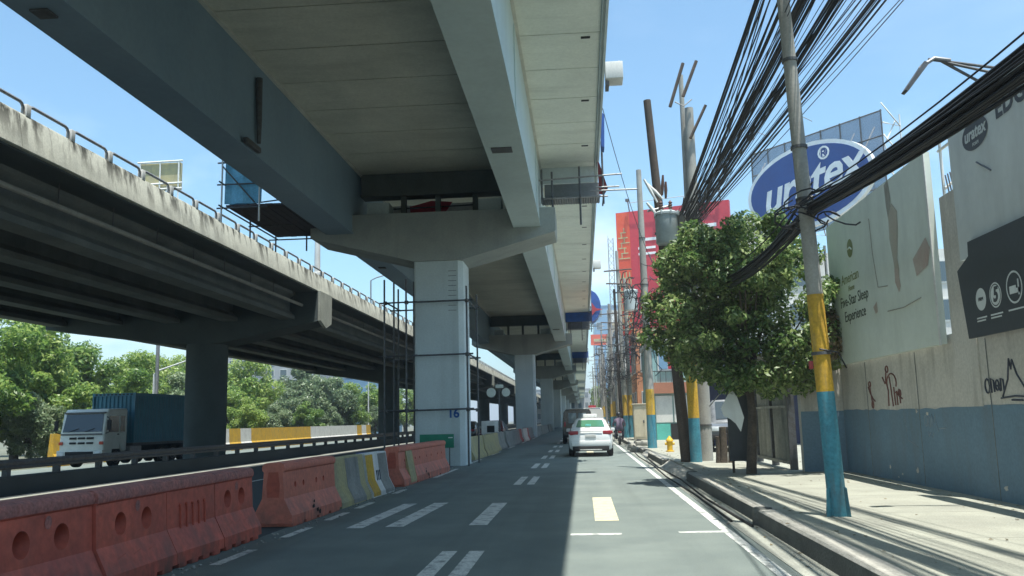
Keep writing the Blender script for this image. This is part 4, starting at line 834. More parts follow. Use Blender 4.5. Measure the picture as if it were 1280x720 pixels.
hang = MB().tube(sagcurve((.95, 27, 11.2), (3.3, 38, 7.9), .5), .012, 5).build('cable', M['cable'], None); tag(hang, 'lone thin wire running from the viaduct edge down to the far poles', 'cable')

# ------------------------------------------------------------------ trees
def leaf_mesh(name, n, clumps, size, m, seed):
    r_ = np.random.default_rng(seed)
    cl = np.array(clumps, float); w = cl[:, 3] ** 2; idx = r_.choice(len(cl), n, p=w / w.sum())
    d = r_.normal(size=(n, 3)); d /= np.linalg.norm(d, axis=1)[:, None]; rad = r_.uniform(.35, 1.05, n) ** .6
    pos = cl[idx, :3] + d * (cl[idx, 3] * rad)[:, None] * np.array([1, 1, .8])
    nrm = d * .7 + r_.normal(size=(n, 3)) * .55 + np.array([0, 0, .45]); nrm /= np.linalg.norm(nrm, axis=1)[:, None]
    a = np.cross(nrm, r_.normal(size=(n, 3))); a /= np.linalg.norm(a, axis=1)[:, None]; b = np.cross(nrm, a)
    s = size * r_.uniform(.6, 1.35, n)[:, None]
    v = np.stack([pos - a * s, pos - b * s * .42 + nrm * s * .12, pos + a * s, pos + b * s * .42 + nrm * s * .12], 1).reshape(-1, 3)
    me = bpy.data.meshes.new(name); me.vertices.add(4 * n); me.vertices.foreach_set('co', v.ravel())
    me.loops.add(4 * n); me.loops.foreach_set('vertex_index', np.arange(4 * n, dtype=np.int32))
    me.polygons.add(n); me.polygons.foreach_set('loop_start', np.arange(0, 4 * n, 4, dtype=np.int32)); me.polygons.foreach_set('loop_total', np.full(n, 4, dtype=np.int32))
    me.update(calc_edges=True); me.materials.append(m); return me
def crown_clumps(seed, rx, ry, rz_, k, rmin, rmax):
    r_ = np.random.default_rng(seed); out = []
    while len(out) < k:
        p = r_.uniform(-1, 1, 3)
        if .25 < np.linalg.norm(p) < 1: out.append((p[0] * rx, p[1] * ry, p[2] * rz_, r_.uniform(rmin, rmax)))
    return out
def limbs(mb, base, top, r, targets, rnd):
    b = Vector(base); t_ = Vector(top); mb.tube([b, b.lerp(t_, .5) + Vector((rnd.uniform(-.1, .1), rnd.uniform(-.1, .1), 0)), t_], [r, r * .8, r * .55], 9)
    for q in targets:
        q = Vector(q); s_ = b.lerp(t_, rnd.uniform(.65, 1)); mb.tube([s_, s_.lerp(q, .5) + Vector((0, 0, -.1)), q], [r * .4, r * .25, r * .08], 6)
rnd = random.Random(3)
tr = thing('street_tree', 'bushy dark green street tree on the sidewalk in front of the metal gate', 'tree', (3.55, 19.6, .2))
cl = crown_clumps(11, 1.7, 1.5, 1.5, 46, .28, .60)
cl = [(a - .1, b, c + 3.75, r) for a, b, c, r in cl] + [(1.55, -.1, 2.7, .45), (1.7, .2, 3.4, .45), (1.3, -.3, 2.3, .42), (.7, -.4, 2.15, .45), (.1, -.5, 2.1, .4), (-.6, -.3, 2.2, .42), (-1.3, 0, 2.6, .42), (-1.75, .1, 3.6, .42), (-1.5, 0, 4.6, .4), (-1.0, -.2, 5.1, .4), (.9, 0, 5.25, .42), (1.5, 0, 4.7, .4), (1.8, 0, 3.9, .45), (1.75, -.1, 3.0, .42), (-1.95, 0, 3.0, .35), (-1.2, .1, 4.9, .42), (.2, 0, 5.45, .4), (-1.0, -.2, 2.35, .5), (-.3, -.4, 2.05, .5), (.5, -.2, 1.95, .5), (1.2, 0, 2.0, .45), (-1.55, 0, 2.9, .5), (1.9, .1, 2.5, .4)]
for k in range(26):
    a_ = rnd.uniform(0, 6.283); e_ = rnd.uniform(-.6, 1.1); q_ = rnd.uniform(1.02, 1.28)
    cl.append((1.75 * q_ * math.cos(a_) * math.cos(e_), 1.5 * q_ * math.sin(a_) * math.cos(e_), 3.7 + 1.6 * q_ * math.sin(e_), rnd.uniform(.16, .32)))
me = leaf_mesh('crown', 44000, cl, .064, M['leaf_near'], 5); ob = bpy.data.objects.new('crown', me); C.objects.link(ob); ob.parent = tr
me = leaf_mesh('dry_leaves', 1400, [(1.75, -.1, 2.7, .4), (1.85, 0, 3.2, .35)], .07, M['leaf_dry'], 6); ob = bpy.data.objects.new('dry_leaves', me); C.objects.link(ob); ob.parent = tr
tb = MB(); limbs(tb, (0, 0, -.05), (.05, .1, 2.6), .115, [c[:3] for c in cl[:22]], rnd); tb.build('trunk', M['bark'], tr)
tk = MB().bbox(-.42, .28, .35, .75, .06, 1.75, .03)
db = thing('dark_board', 'dark board standing against the street tree trunk', 'board', (3.5, 20.1, .2)); MB().bbox(-.3, .26, 0, .06, .25, 2.0, .02).build('panel', M['panel_dark'], db)
for x in (-.25, .2): MB().box(x, x + .05, .0, .05, 0, .26).build('leg', M['wood'], db)
cloth = thing('hanging_sheet', 'grey white plastic sheet hanging on a wire left of the tree trunk', 'sheet', (3.2, 19.3, 1.4))
sh = MB(); _r = [(-.02, .62), (.10, .45), (.16, .2), (.22, .0), (.14, -.3), (.03, -.12), (-.08, -.02), (-.2, .04), (-.26, .2), (-.14, .42)]
sh.add([(0, -.05, .22)] + [(x, .03 * math.sin(i * 2.1), z) for i, (x, z) in enumerate(_r)], [(0, i + 1, (i + 1) % 10 + 1) for i in range(10)])
sh.build('sheet', M['panel_grey'], cloth, smooth=60)
MB().tube([(-.5, 0, .25), (-.05, 0, .75), (.3, .1, 1.0)], .012, 5).build('wire', M['pole'], cloth)
stp = thing('timber_stump', 'brown upright timber stump beside the concrete pole on the sidewalk', 'stump', (3.72, 24.4, .2))
for (x, r, h) in ((0, .1, .95), (.2, .08, .85), (-.15, .06, .7)): MB().tube([(x, 0, -.02), (x + .02, .02, h * .5), (x + .01, 0, h)], [r * 1.1, r, r * .95], 9).build('post', M['bark'], stp)

# roadside trees on the left
variants = []
for i, (rx, rz_, hh) in enumerate(((3.0, 3.0, 4.3), (2.5, 3.2, 4.3), (3.4, 2.8, 3.9), (2.4, 2.7, 3.4))):
    root = thing('roadside_tree', '', 'tree', (0, 0, 0), 0, 'trees beyond the far carriageway')
    cl = crown_clumps(20 + i, rx, rx * .9, rz_, 60, .45, 1.0); cl = [(a, b, c + hh, r) for a, b, c, r in cl]
    me = leaf_mesh('crown', 13000, cl, .15, M['leaf_far'] if i != 3 else M['leaf_grey'], 30 + i); ob = bpy.data.objects.new('crown', me); C.objects.link(ob); ob.parent = root
    tb = MB(); limbs(tb, (0, 0, -.1), (.2, 0, hh - .6), .24, [c[:3] for c in cl[:9]], rnd); tb.build('trunk', M['bark'], root)
    variants.append(root)
TS = [(-36, 50, 0, 1.0, 'broad bright green tree at the left edge, taller one'), (-34.2, 44, 3, .72, 'low dark shrubby tree at the far left edge'), (-38, 57, 1, 1.05, 'tall green tree behind the truck cab, left side'), (-35.5, 57, 2, .78, 'low spreading tree just behind the truck cab'),
      (-40, 64, 2, 1.02, 'tree above the front of the blue container'), (-36.5, 66, 0, .8, 'lower tree behind the front of the blue container'), (-39, 74, 1, .95, 'green tree above the middle of the blue container'), (-36, 78, 3, .95, 'grey green tree behind the back of the container'),
      (-42, 84, 0, 1.0, 'tree hidden partly by the nearest overpass pier'), (-37, 90, 2, .95, 'broad tree right of the nearest overpass pier'), (-38, 99, 1, 1.08, 'dark tall tree near the grey building'), (-36, 108, 3, .9, 'pale bush tree below the grey building'),
      (-37.5, 118, 3, 1.25, 'tall grey green tree in the middle of the opening under the overpass'), (-36, 126, 3, 1.1, 'grey green tree right of the middle in the opening'), (-38, 136, 0, 1.0, 'green tree in front of the blue cladding building, left one'), (-35.5, 146, 2, .95, 'bright green tree in front of the blue cladding building, right one'),
      (-36, 160, 1, 1.0, 'far green tree between the second overpass pier and the viaduct pier'), (-36, 178, 0, 1.0, 'farther tree seen behind the scaffold tubes'), (-36, 200, 2, 1.0, 'farthest roadside tree visible past the scaffold'),
      (-46, 60, 1, 1.25, 'back row tree rising behind the left edge trees'), (-48, 76, 0, 1.25, 'back row tree rising above the truck'), (-48, 94, 2, 1.2, 'back row tree rising above the container end'),
      (-33.6, 52, 3, .55, 'low shrub at the verge left of the truck cab'), (-33.8, 60, 2, .5, 'low shrub at the verge directly behind the truck cab'), (-33.5, 70, 3, .55, 'low shrub at the verge behind the container'), (-33.6, 86, 2, .55, 'low shrub above the yellow barriers by the nearest overpass pier'),
      (-33.7, 96, 3, .6, 'low shrub above the first yellow barriers right of the overpass pier'), (-33.5, 106, 2, .55, 'low shrub above the long yellow run of barriers'), (-33.6, 116, 3, .55, 'low shrub above the end of the yellow barriers'), (-33.8, 128, 2, .6, 'low shrub above the white barriers'), (-33.6, 142, 3, .6, 'low shrub above the far end of the white barriers'),
      (-44, 52, 0, 1.2, 'tall back row tree at the very left edge'), (-50, 108, 1, 1.15, 'back row tree left of the grey office building'), (-44, 122, 2, 1.05, 'back row tree in front of the grey office building'), (-46, 140, 0, 1.05, 'back row tree left of the blue clad building')]
for i, (x, y, v, s_, lab) in enumerate(TS):
    o = copy_tree(variants[v]); o.location = (x, y, -.6); o.rotation_euler.z = i * 1.3; o.scale = (s_ * 1.22, s_ * 1.22, s_ * 1.2 * random.uniform(.95, 1.08)); tag(o, lab)
o = copy_tree(variants[1]); o.location = (3.2, 185, .2); o.scale = (.75, .75, 1.05); tag(o, 'small green tree at the far end of the street, above the queue of cars'); o['group'] = 'trees at the street end'
o = copy_tree(variants[0]); o.location = (4.2, 140, .2); o.scale = (.55, .55, .8); tag(o, 'green tree half hidden behind the far poles down the street'); o['group'] = 'trees at the street end'
for v in variants:
    for ch in list(v.children): bpy.data.objects.remove(ch)
    bpy.data.objects.remove(v)

# ------------------------------------------------------------------ buildings
def building(name, label, cat, x0, x1, y0, y1, h, m, rows=3, cols=3, side_cols=4, wm=None, roofm=None, wz0=1.0, fill=.5, z0=-.05):
    o = thing(name, label, cat, ((x0 + x1) / 2, (y0 + y1) / 2, z0))
    MB().box(x0, x1, y0, y1, z0, h).build('wall', m, o, True, 0)
    rf = MB(); rf.box(x0 - .12, x1 + .12, y0 - .12, y1 + .12, h + .002, h + .3); rf.build('roof', roofm or m, o, True, 0)
    wm = wm or M['glass_bld']; dz = (h - wz0) / rows
    for r_ in range(rows):
        zc = wz0 + dz * (r_ + .15); hh = dz * .55
        for c in range(cols):
            cw = (x1 - x0) / cols; a = x0 + cw * (c + .5 - fill / 2); f_ = MB().box(a - .06, a + cw * fill + .06, y0 - .05, y0 - .002, zc - .06, zc + hh + .06).build('window', M['white_paint'], o, True, 0)
            MB().box(a, a + cw * fill, y0 - .058, y0 - .052, zc, zc + hh).build('pane', wm, f_, True, 0)
        for c in range(side_cols):
            cw = (y1 - y0) / side_cols; a = y0 + cw * (c + .5 - fill / 2); xs_ = x0 if x0 > 0 else x1; sgn = -1 if x0 > 0 else 1
            xa, xb = sorted((xs_ + sgn * .05, xs_ + sgn * .002)); f_ = MB().box(xa, xb, a - .06, a + cw * fill + .06, zc - .06, zc + hh + .06).build('window', M['white_paint'], o, True, 0)
            xa, xb = sorted((xs_ + sgn * .058, xs_ + sgn * .052)); MB().box(xa, xb, a, a + cw * fill, zc, zc + hh).build('pane', wm, f_, True, 0)
    return o
# shop house behind the poles
sh_ = thing('shop_house', 'pale teal shop house with white shutters, terracotta balcony and an upstairs window', 'building', (7, 52, .2))
MB().box(3.95, 12, 50, 58, .15, 5.6).build('wall', M['tealbld'], sh_, True, 0)
MB().box(3.7, 12.1, 49.7, 49.98, 2.75, 3.35).build('balcony', M['brickbld'], sh_, True, 0)
MB().box(3.8, 12.1, 49.85, 58.2, 5.61, 5.95).build('roof', M['whitebld'], sh_, True, 0)
for x in (4.05, 5.05, 6.05, 7.05): MB().box(x, x + .92, 49.9, 49.995, 1.15, 2.62).build('shutter', M['whitebld'], sh_, True, 0)
for x in (4.05, 5.65, 7.25): MB().box(x, x + (.75 if x < 5 else 1.2), 49.88, 49.99, .2, 1.08).build('shop_panel', M['tealpanel'], sh_, True, 0)
MB().box(4.85, 5.6, 49.9, 49.99, .2, 1.08).build('doorway', M['black'], sh_, True, 0)
f_ = MB().box(4.25, 5.35, 49.9, 49.995, 4.0, 5.2).build('window', M['white_paint'], sh_, True, 0)
MB().box(4.33, 4.8, 49.88, 49.898, 4.1, 5.1).build('pane', M['bluebld'], f_, True, 0); MB().box(4.83, 5.27, 49.88, 49.898, 4.1, 5.1).build('pane', M['redboard'], f_, True, 0)
rl = MB()
for k in range(24): rl.box(3.75 + k * .3, 3.78 + k * .3, 49.72, 49.75, 3.35, 3.95)
rl.box(3.7, 11, 49.71, 49.76, 3.95, 4.0); rl.build('railing', M['scaf'], sh_, True, 0)
building('salmon_building', 'narrow salmon orange building left of the teal shop house', 'building', 3.75, 6.5, 61, 67, 7.2, M['orangebld'], 2, 2, 2)
building('beige_building', 'beige low building behind the cream cabinet and banded poles', 'building', 3.85, 8, 69, 80, 4.6, M['beigebld'], 1, 2, 3)
building('white_block', 'white block further down behind the far banded poles', 'building', 4.2, 12, 86, 100, 8.0, M['whitebld'], 3, 3, 5)
building('grey_block', 'grey block further down the right side of the street', 'building', 4.4, 14, 106, 124, 12.0, M['greybld'], 4, 4, 6)
building('beige_block', 'tall beige block far down the right side of the street', 'building', 4.6, 14, 130, 160, 15, M['beigebld'], 5, 4, 8)
building('blue_tower', 'far blue glass tower above the street end beside the viaduct', 'building', 4.0, 16, 250, 275, 33, M['bluebld'], 9, 4, 6)
building('pale_tower', 'far pale tower right of the blue glass one at the street end', 'building', 7.4, 20, 205, 225, 26, M['whitebld'], 8, 4, 6)
building('grey_office', 'grey office building showing above the trees under the overpass', 'building', -62, -46, 150, 165, 17, M['greybld'], 5, 7, 0, z0=-.7, wz0=8)
building('blue_clad_building', 'blue clad building behind the bright green tree under the overpass', 'building', -52, -38, 168, 185, 14, M['bluebld'], 3, 5, 4, z0=-.7, wm=M['bluebld'])
building('street_end_block', 'dark grey block closing the street far under the viaduct', 'building', -26, 3.2, 380, 400, 14, M['greybld'], 3, 10, 0)
nv = thing('navy_shed', 'shed with a dark navy awning behind the grey parked car', 'building', (9, 40, .2))
MB().box(5.2, 13, 39, 44, .15, 4.6).build('wall', M['greybld'], nv, True, 0)
MB().prism([(36.6, 3.1), (39, 4.2), (39, 4.3), (36.6, 3.2)], 4.7, 13, 'x').build('awning', M['navy'], nv, True, 0)
MB().box(5.1, 13, 38.9, 38.99, .2, 3.9).build('shutter', M['navy'], nv, True, 0)

# big signs
wsn = thing('rooftop_building', 'white building under the big blue oval sign', 'building', (15, 53, 0))
MB().box(8.5, 22, 49, 60, -.05, 10.2).build('wall', M['whitebld'], wsn, True, 0)
for k in range(5):
    for z in (6.2, 8.3):
        f_ = MB().box(9 + k * 2.4, 10.6 + k * 2.4, 48.95, 48.998, z, z + 1.3).build('window', M['white_paint'], wsn, True, 0); MB().box(9.1 + k * 2.4, 10.5 + k * 2.4, 48.93, 48.948, z + .1, z + 1.2).build('pane', M['glass_bld'], f_, True, 0)
MB().box(9.6, 12.2, 50, 53, 10.2, 12.6).build('roof_block', M['whitebld'], wsn, True, 0)
od = Vector((.6, -.8, 0)); oc = Vector((11.85, 45, 13.05)); rz_s = math.atan2(od.y, od.x)
osn = thing('oval_sign', 'big blue oval sign with white script lettering behind the cables', 'sign', tuple(oc), rz_s)
n = 48; e = MB(); e.prism([(3.95 * math.cos(6.283 * i / n), 2.2 * math.sin(6.283 * i / n)) for i in range(n)], -.02, .25, 'y'); e.build('border', M['signwhite'], osn)
e = MB(); e.prism([(3.72 * math.cos(6.283 * i / n), 1.98 * math.sin(6.283 * i / n)) for i in range(n)], -.045, -.022, 'y'); e.build('face', M['signblue'], osn)
F = frame((.15, -.06, .12), (1, 0, .12), (-.12, 0, 1))
lettering('lettering', 'uratex', 2.55, M['signwhite'], osn, F, world=False, shear=.32, bold=.045, depth=.02, spacing=.93)
lettering('registered_mark', '\u00ae', .9, M['signwhite'], osn, frame((1.2, -.06, 1.35), (1, 0, 0), (0, 0, 1)), world=False, bold=.02, depth=.02)
lf = thing('sign_scaffold', 'blue grey lattice screen with white struts behind the oval sign', 'frame', tuple(oc), rz_s)
pn = MB().box(-4.3, 3.95, .9, .92, -2.3, 2.9); pn.build('screen', M['screen'], lf, False, 0)
for i in range(8):
    MB().tube([(-4.3 + i * 1.18, .85, -2.6), (-4.3 + i * 1.18, .85, 2.95)], .04, 6).build('post', M['scaf'], lf)
    MB().tube([(-4.3 + i * 1.18, .96, -2.3), (-4.3 + i * 1.18, 2.2, -2.3), (-4.3 + i * 1.18, .96, 1.2), (-4.3 + i * 1.18, 2.0, 2.6)], .035, 6).build('strut', M['white_paint'], lf)
for z in (-.9, .4, 1.65, 2.9): MB().tube([(-4.35, .86, z), (4.0, .86, z)], .035, 6).build('rail', M['scaf'], lf)
for z in (-.9, .7, 2.3): MB().tube([(3.98, .9, z), (4.05, 2.2, z), (3.98, .9, z + 1.0)], .04, 6).build('strut', M['white_paint'], lf)
for q in (2.2,): MB().tube([(4.05, q, -2.6), (4.05, q, 2.9)], .04, 6).build('post', M['white_paint'], lf)
for k, dx in enumerate((-2.6, .3)):
    fl = thing('small_floodlight', ['small floodlight hung in front of the oval sign, left one', 'small floodlight hung in front of the oval sign, right one'][k], 'lamp', (oc.x + od.x * dx - .8, oc.y + od.y * dx - .6, oc.z + 3.1), rz_s)
    MB().bbox(-.18, .18, -.1, .1, -.1, .1, .03).build('housing', M['galv'], fl); MB().tube([(0, 0, .1), (0, .5, .45), (0, 1.4, .3)], .02, 5).build('arm', M['galv'], fl)
# red billboard
rd = Vector((1, -.365, 0)).normalized(); rc = Vector((3.4, 75, 8.4)); rz_r = math.atan2(rd.y, rd.x)
rb = thing('red_billboard', 'huge red billboard with an orange lattice strip behind the poles and tree', 'billboard', tuple(rc), rz_r)
MB().box(0, 9.7, 0, .5, 0, 10.6).build('panel', M['redboard'], rb, False, 0)
MB().box(.02, 1.2, -.03, -.002, .1, 10.55).build('orange_strip', M['orangeboard'], rb, False, 0)
lt = MB()
for k in range(9):
    z = .4 + k * .55
    lt.box(.15, 1.15, -.055, -.032, z, z + .09)
    for q in range(4): lt.box(.15 + q * .28 + .1 * (k % 2), .24 + q * .28 + .1 * (k % 2), -.05, -.0325, z + .09, z + .55)
for k in range(6):
    z = 6.5 + k * .45; lt.box(.15 + .2 * (k % 2), 1.15 - .15 * (k % 3), -.055, -.032, z, z + .09); lt.box(.4 + .25 * (k % 2), .48 + .25 * (k % 2), -.05, -.0325, z, z + .45)
lt.build('lattice_print', M['cream_conc'], rb, False, 0)
wt = MB(); wt.box(2.1, 4.6, -.03, -.004, 7.9, 8.15); wt.box(1.9, 3.4, -.03, -.004, 7.2, 7.4); wt.box(1.9, 3.4, -.03, -.004, 6.7, 6.9); wt.box(5.2, 8.6, -.03, -.004, 8.5, 8.8); wt.build('white_print', M['signwhite'], rb, False, 0)
for k in range(4):
    MB().tube([(1.2 + k * 2.6, .2, 10.6), (1.2 + k * 2.6, -.3, 11.5)], .05, 6).build('lamp_arm', M['scaf'], rb); MB().bbox(1.05 + k * 2.6, 1.35 + k * 2.6, -.5, -.2, 11.4, 11.65, .04).build('lamp', M['scaf'], rb)
MB().tube([(1.2, -.25, 11.3), (9, -.25, 11.3)], .03, 5).build('lamp_rail', M['galv'], rb)
for k in range(4): MB().box(.8 + k * 2.6, 1.1 + k * 2.6, .52, .8, -8.4, 10.4).build('post', M['scaf'], rb, False, 0)
MB().box(.6, 3.4, .05, .45, -4.6, -.3).build('lower_panel', M['redboard'], rb, False, 0)
os_ = thing('orange_sign', 'small orange hoarding on lattice legs far beside the viaduct edge', 'sign', (4.4, 200, 0))
MB().box(2.3, 6.5, 200, 200.4, 17.9, 20.3).build('panel', M['orangeboard'], os_, True, 0)
MB().box(3.0, 5.6, 199.95, 199.998, 18.7, 19.3).build('print', M['cream_conc'], os_, True, 0)
for x in (3, 4.4, 5.9): MB().tube([(x, 200.3, 0), (x, 200.3, 18)], .12, 6).build('leg', M['galv'], os_, True)
lm = thing('lattice_mast', 'thin grey lattice mast behind the far poles, left of the red billboard', 'mast', (4.6, 120, 0))
tw = MB()
for sx in (-.35, .35):
    for sy in (-.35, .35): tw.tube([(sx, sy, 0), (sx, sy, 26)], .05, 5)
for k in range(26): tw.tube([(-.35, -.35, k), (.35, -.35, k + 1)], .03, 4); tw.tube([(.35, -.35, k), (-.35, -.35, k + 1)], .03, 4); tw.tube([(-.35, -.35, k + .5), (-.35, .35, k + 1.5)], .03, 4)
tw.build('lattice', M['galv'], lm)
lbp = thing('far_billboard', 'pale billboard frame seen over the overpass railing', 'billboard', (-30, 60, 0))
MB().box(-31.6, -28.6, 60, 60.3, 18.6, 20.6).build('panel', M['cream_conc'], lbp, True, 0)
for z in (18.6, 19.0, 20.65): MB().tube([(-31.8, 59.9, z), (-28.4, 59.9, z + .05)], .07, 6).build('rail', M['white_paint'], lbp, True)
for x in (-31.6, -30.1, -28.7): MB().tube([(x, 59.9, 16.5), (x, 59.9, 20.7)], .06, 6).build('bar', M['white_paint'], lbp, True)
MB().tube([(-30, 60.4, -.6), (-30, 60.4, 18.6)], .13, 10).build('post', M['galv'], lbp, True)
for i, (x, y, lab) in enumerate(((-33, 66, 'pale street lamp rising in front of the trees above the container'), (-33.5, 137, 'pale lamp pole in front of the blue clad building'))):
    l_ = thing('street_lamp', lab, 'street lamp', (x, y, -.6)); MB().tube([(0, 0, 0), (0, 0, 6.2 if i == 0 else 9), (.4, 0, 6.5 if i == 0 else 9.4), (2.6, 0, 7.2 if i == 0 else 9.6)], [.12, .08, .07, .05], 8).build('pole', M['white_paint'], l_)
    MB().bbox(2.5, 3.3, -.12, .12, 7.12 if i == 0 else 9.55, 7.28 if i == 0 else 9.7, .03).build('lamp_head', M['white_paint'], l_)

# ------------------------------------------------------------------ sidewalk furniture
hy = thing('fire_hydrant', 'small yellow fire hydrant on the sidewalk between two banded poles', 'hydrant', (3.1, 32.8, .2))
MB().lathe([(.001, 0), (.15, 0), (.15, .04), (.10, .05), (.10, .36), (.13, .37), (.13, .42), (.10, .46), (.05, .52), (.03, .56), (.001, .57)], n=16).build('body', M['hydrant'], hy)
for s_ in (-1, 1): MB().lathe([(.001, s_ * .08), (.055, s_ * .08), (.055, s_ * .17), (.001, s_ * .18)], (0, 0, .29), 10, 'x').build('nozzle', M['hydrant'], hy)
cbn = thing('utility_cabinet', 'tall cream metal utility cabinet behind the banded poles', 'cabinet', (3.35, 50.2, .2))
MB().bbox(-.55, .55, -.3, .3, .06, 1.95, .03).build('housing', M['cabinet'], cbn)
MB().box(-.6, .6, -.35, .35, -.02, .055).build('plinth', M['kerb'], cbn, smooth=0)
MB().bbox(-.62, .62, -.36, .36, 1.955, 2.02, .02).build('lid', M['cabinet'], cbn)
for x in (-.5, .02): MB().box(x, x + .48, -.312, -.302, .2, 1.85).build('door', M['cabinet'], cbn, smooth=0)
MB().bbox(-.04, .04, -.34, -.313, .95, 1.1, .008).build('handle', M['scaf'], cbn)
for i, (x, y, rz) in enumerate(((2.36, 38.5, .3), (2.7, 40.5, -.4), (2.5, 43, .8))):
    rb_ = thing('rubble_block', ['broken kerb block lying at the gutter below the banded pole', 'broken concrete block lying on the sidewalk edge behind the kerb block', 'farther broken concrete block in the gutter by the cabinet'][i], 'rubble', (x, y, .006 if i != 1 else .2), rz, 'broken blocks at the kerb')
    mb = MB().bbox(-.3, .3, -.35, .35, -.01, .2, .05); mb.v = [(a + random.uniform(-.03, .03), b + random.uniform(-.03, .03), c + random.uniform(-.02, .02) * (c > .05)) for a, b, c in mb.v]; mb.build('block', M['kerb'], rb_)
for i, (pts, lab) in enumerate((([(2.32, 44, .02), (2.25, 40, .02), (2.4, 36, .02), (2.2, 31, .02), (2.12, 26, .02), (2.2, 21, .02), (2.1, 16, .02), (2.15, 12, .02)], 'grey hose lying along the gutter beside the kerb'),
                               ([(2.0, 42, .02), (2.1, 38, .02), (2.0, 33, .02), (2.05, 27, .02), (1.96, 22, .02), (2.02, 17, .02), (1.98, 12.6, .02)], 'second thinner hose lying in the gutter nearer the road line'),
                               ([(2.55, 52, .24), (3.1, 49, .24), (2.6, 46.5, .24), (2.45, 44, .23), (2.9, 41, .22)], 'curled cable lying loose on the sidewalk by the cabinet'))):
    tag(MB().tube([Vector(p) for p in pts], .018 if i < 2 else .03, 6).build('hose' if i < 2 else 'cable', M['cable'] if i == 2 else M['black'], None), lab, 'hose' if i < 2 else 'cable')

# ------------------------------------------------------------------ vehicles
def wheel(root, x, y, r=.31, w=.2):
    t_ = MB().lathe([(.6 * r, -w / 2), (.92 * r, -w / 2), (r, -w / 2 + .03), (r, w / 2 - .03), (.92 * r, w / 2), (.6 * r, w / 2)], (x, y, r), 24, 'x').build('wheel', M['black'], root)
    s_ = 1 if x > 0 else -1
    MB().lathe([(.001, x + s_ * w * .3), (.3 * r, x + s_ * w * .35), (.6 * r, x + s_ * w * .51), (.62 * r, x + s_ * w * .4)], (0, y, r), 16, 'x').build('rim', M['chrome'], t_)
def car(name, label, cat, loc, rz, st, bodym, glassm, wins, rearw, frontw, wheels, group=None, sc=1, wr=.31):
    o = thing(name, label, cat, loc, rz, group)
    b = MB(); ring_n = 14; vs = []
    for (y, zb, hb, zl, hl, zr_, hr) in st:
        half = [(0, zb), (hb * .9, zb), (hb, zb + .07), (lerp(hb, hl, .55) + .02, lerp(zb, zl, .55)), (hl, zl), (lerp(hl, hr, .93), lerp(zl, zr_, .86)), (hr * .86, zr_), (0, zr_ + .015)]
        rg_ = half + [(-x, z) for x, z in half[-2:0:-1]]
        vs.append([(x, y, z) for x, z in rg_])
    n = len(vs[0]); flat = [p for r_ in vs for p in r_]
    fs = [(i * n + j, i * n + (j + 1) % n, (i + 1) * n + (j + 1) % n, (i + 1) * n + j) for i in range(len(vs) - 1) for j in range(n)] + [tuple(range(n)), tuple(range((len(vs) - 1) * n, len(vs) * n))]
    b.add(flat, fs); b.build('body', bodym, o, smooth=32)
    def prm(y):
        for i in range(len(st) - 1):
            if st[i][0] <= y <= st[i + 1][0]:
                t_ = (y - st[i][0]) / (st[i + 1][0] - st[i][0]); return [lerp(p, q, t_) for p, q in zip(st[i], st[i + 1])]
        return st[-1]
    for (ya, yb2, yc, yd) in wins:          # bottom rear, bottom front, top front, top rear
        for s_ in (-1, 1):
            w = MB(); pts = []
            for (y, t_) in ((ya, .10), (yb2, .10), (yc, .80), (yd, .80)):
                p = prm(y); k_ = t_ / .86 * .93; pts.append((s_ * (lerp(p[4], p[6], k_) + .012), y, lerp(p[3], p[5], t_)))
            w.quad(*pts); w.build('side_window', glassm, o, smooth=0)
    def screen(nm, i, j, m, a, bq, inset=.9):
        p, q = st[i], st[j]; ps = []
        for t_ in (a, bq):
            y = lerp(p[0], q[0], t_); z = lerp(p[5], q[5], t_) + .018; h = lerp(p[6], q[6], t_) * .86 * inset; ps.append((y, z, h))
        dy = .012 * (1 if i > j else -1) if False else 0
        off = -.012 if p[0] < 0 else .012
        w = MB(); w.add([(-ps[0][2], ps[0][0] + off, ps[0][1]), (0, ps[0][0] + off, ps[0][1] + .015), (ps[0][2], ps[0][0] + off, ps[0][1]), (ps[1][2], ps[1][0] + off, ps[1][1]), (0, ps[1][0] + off, ps[1][1] + .015), (-ps[1][2], ps[1][0] + off, ps[1][1])], [(0, 1, 4, 5), (1, 2, 3, 4)])
        w.build(nm, m, o, smooth=60)
    screen('rear_window', *rearw[:2], rearw[2], .12, .9); screen('windscreen', *frontw, M['glass'], .9, .1)
    for (x, y) in wheels: wheel(o, x, y, wr)
    for (x, y) in wheels:
        s_ = 1 if x > 0 else -1; p = prm(y); xx = s_ * (p[2] + .015)
        MB().add([(xx, y + (wr + .07) * math.cos(a_ * .2855), max(.1, wr + (wr + .07) * math.sin(a_ * .2855))) for a_ in range(12)] + [(xx, y - wr - .07, .1), (xx, y + wr + .07, .1)], [tuple(range(14))]).build('wheel_arch', M['black'], o, smooth=0)
    return o
SED = [(-2.2, .42, .66, .74, .72, .84, .66), (-2.12, .27, .80, .82, .82, 1.02, .74), (-1.72, .22, .845, .93, .85, 1.075, .74), (-1.05, .2, .85, .95, .85, 1.41, .60), (-.35, .2, .85, .95, .85, 1.475, .61), (.45, .2, .85, .94, .85, 1.45, .60), (1.2, .2, .85, .92, .84, 1.02, .72), (1.95, .24, .82, .78, .80, .84, .66), (2.18, .4, .68, .6, .70, .66, .58)]
wh = ((-.76, -1.3), (.76, -1.3), (-.76, 1.35), (.76, 1.35))
sd = car('sedan', 'white taxi sedan with roof sign seen from behind, leading in our lane', 'car', (.28, 36.7, 0), R(-.5), SED, M['carwhite'], M['glass'], [(-1.1, -.4, -.5, -.95), (-.32, .95, .45, -.4)], (2, 3, M['glass_green']), (5, 6), wh)
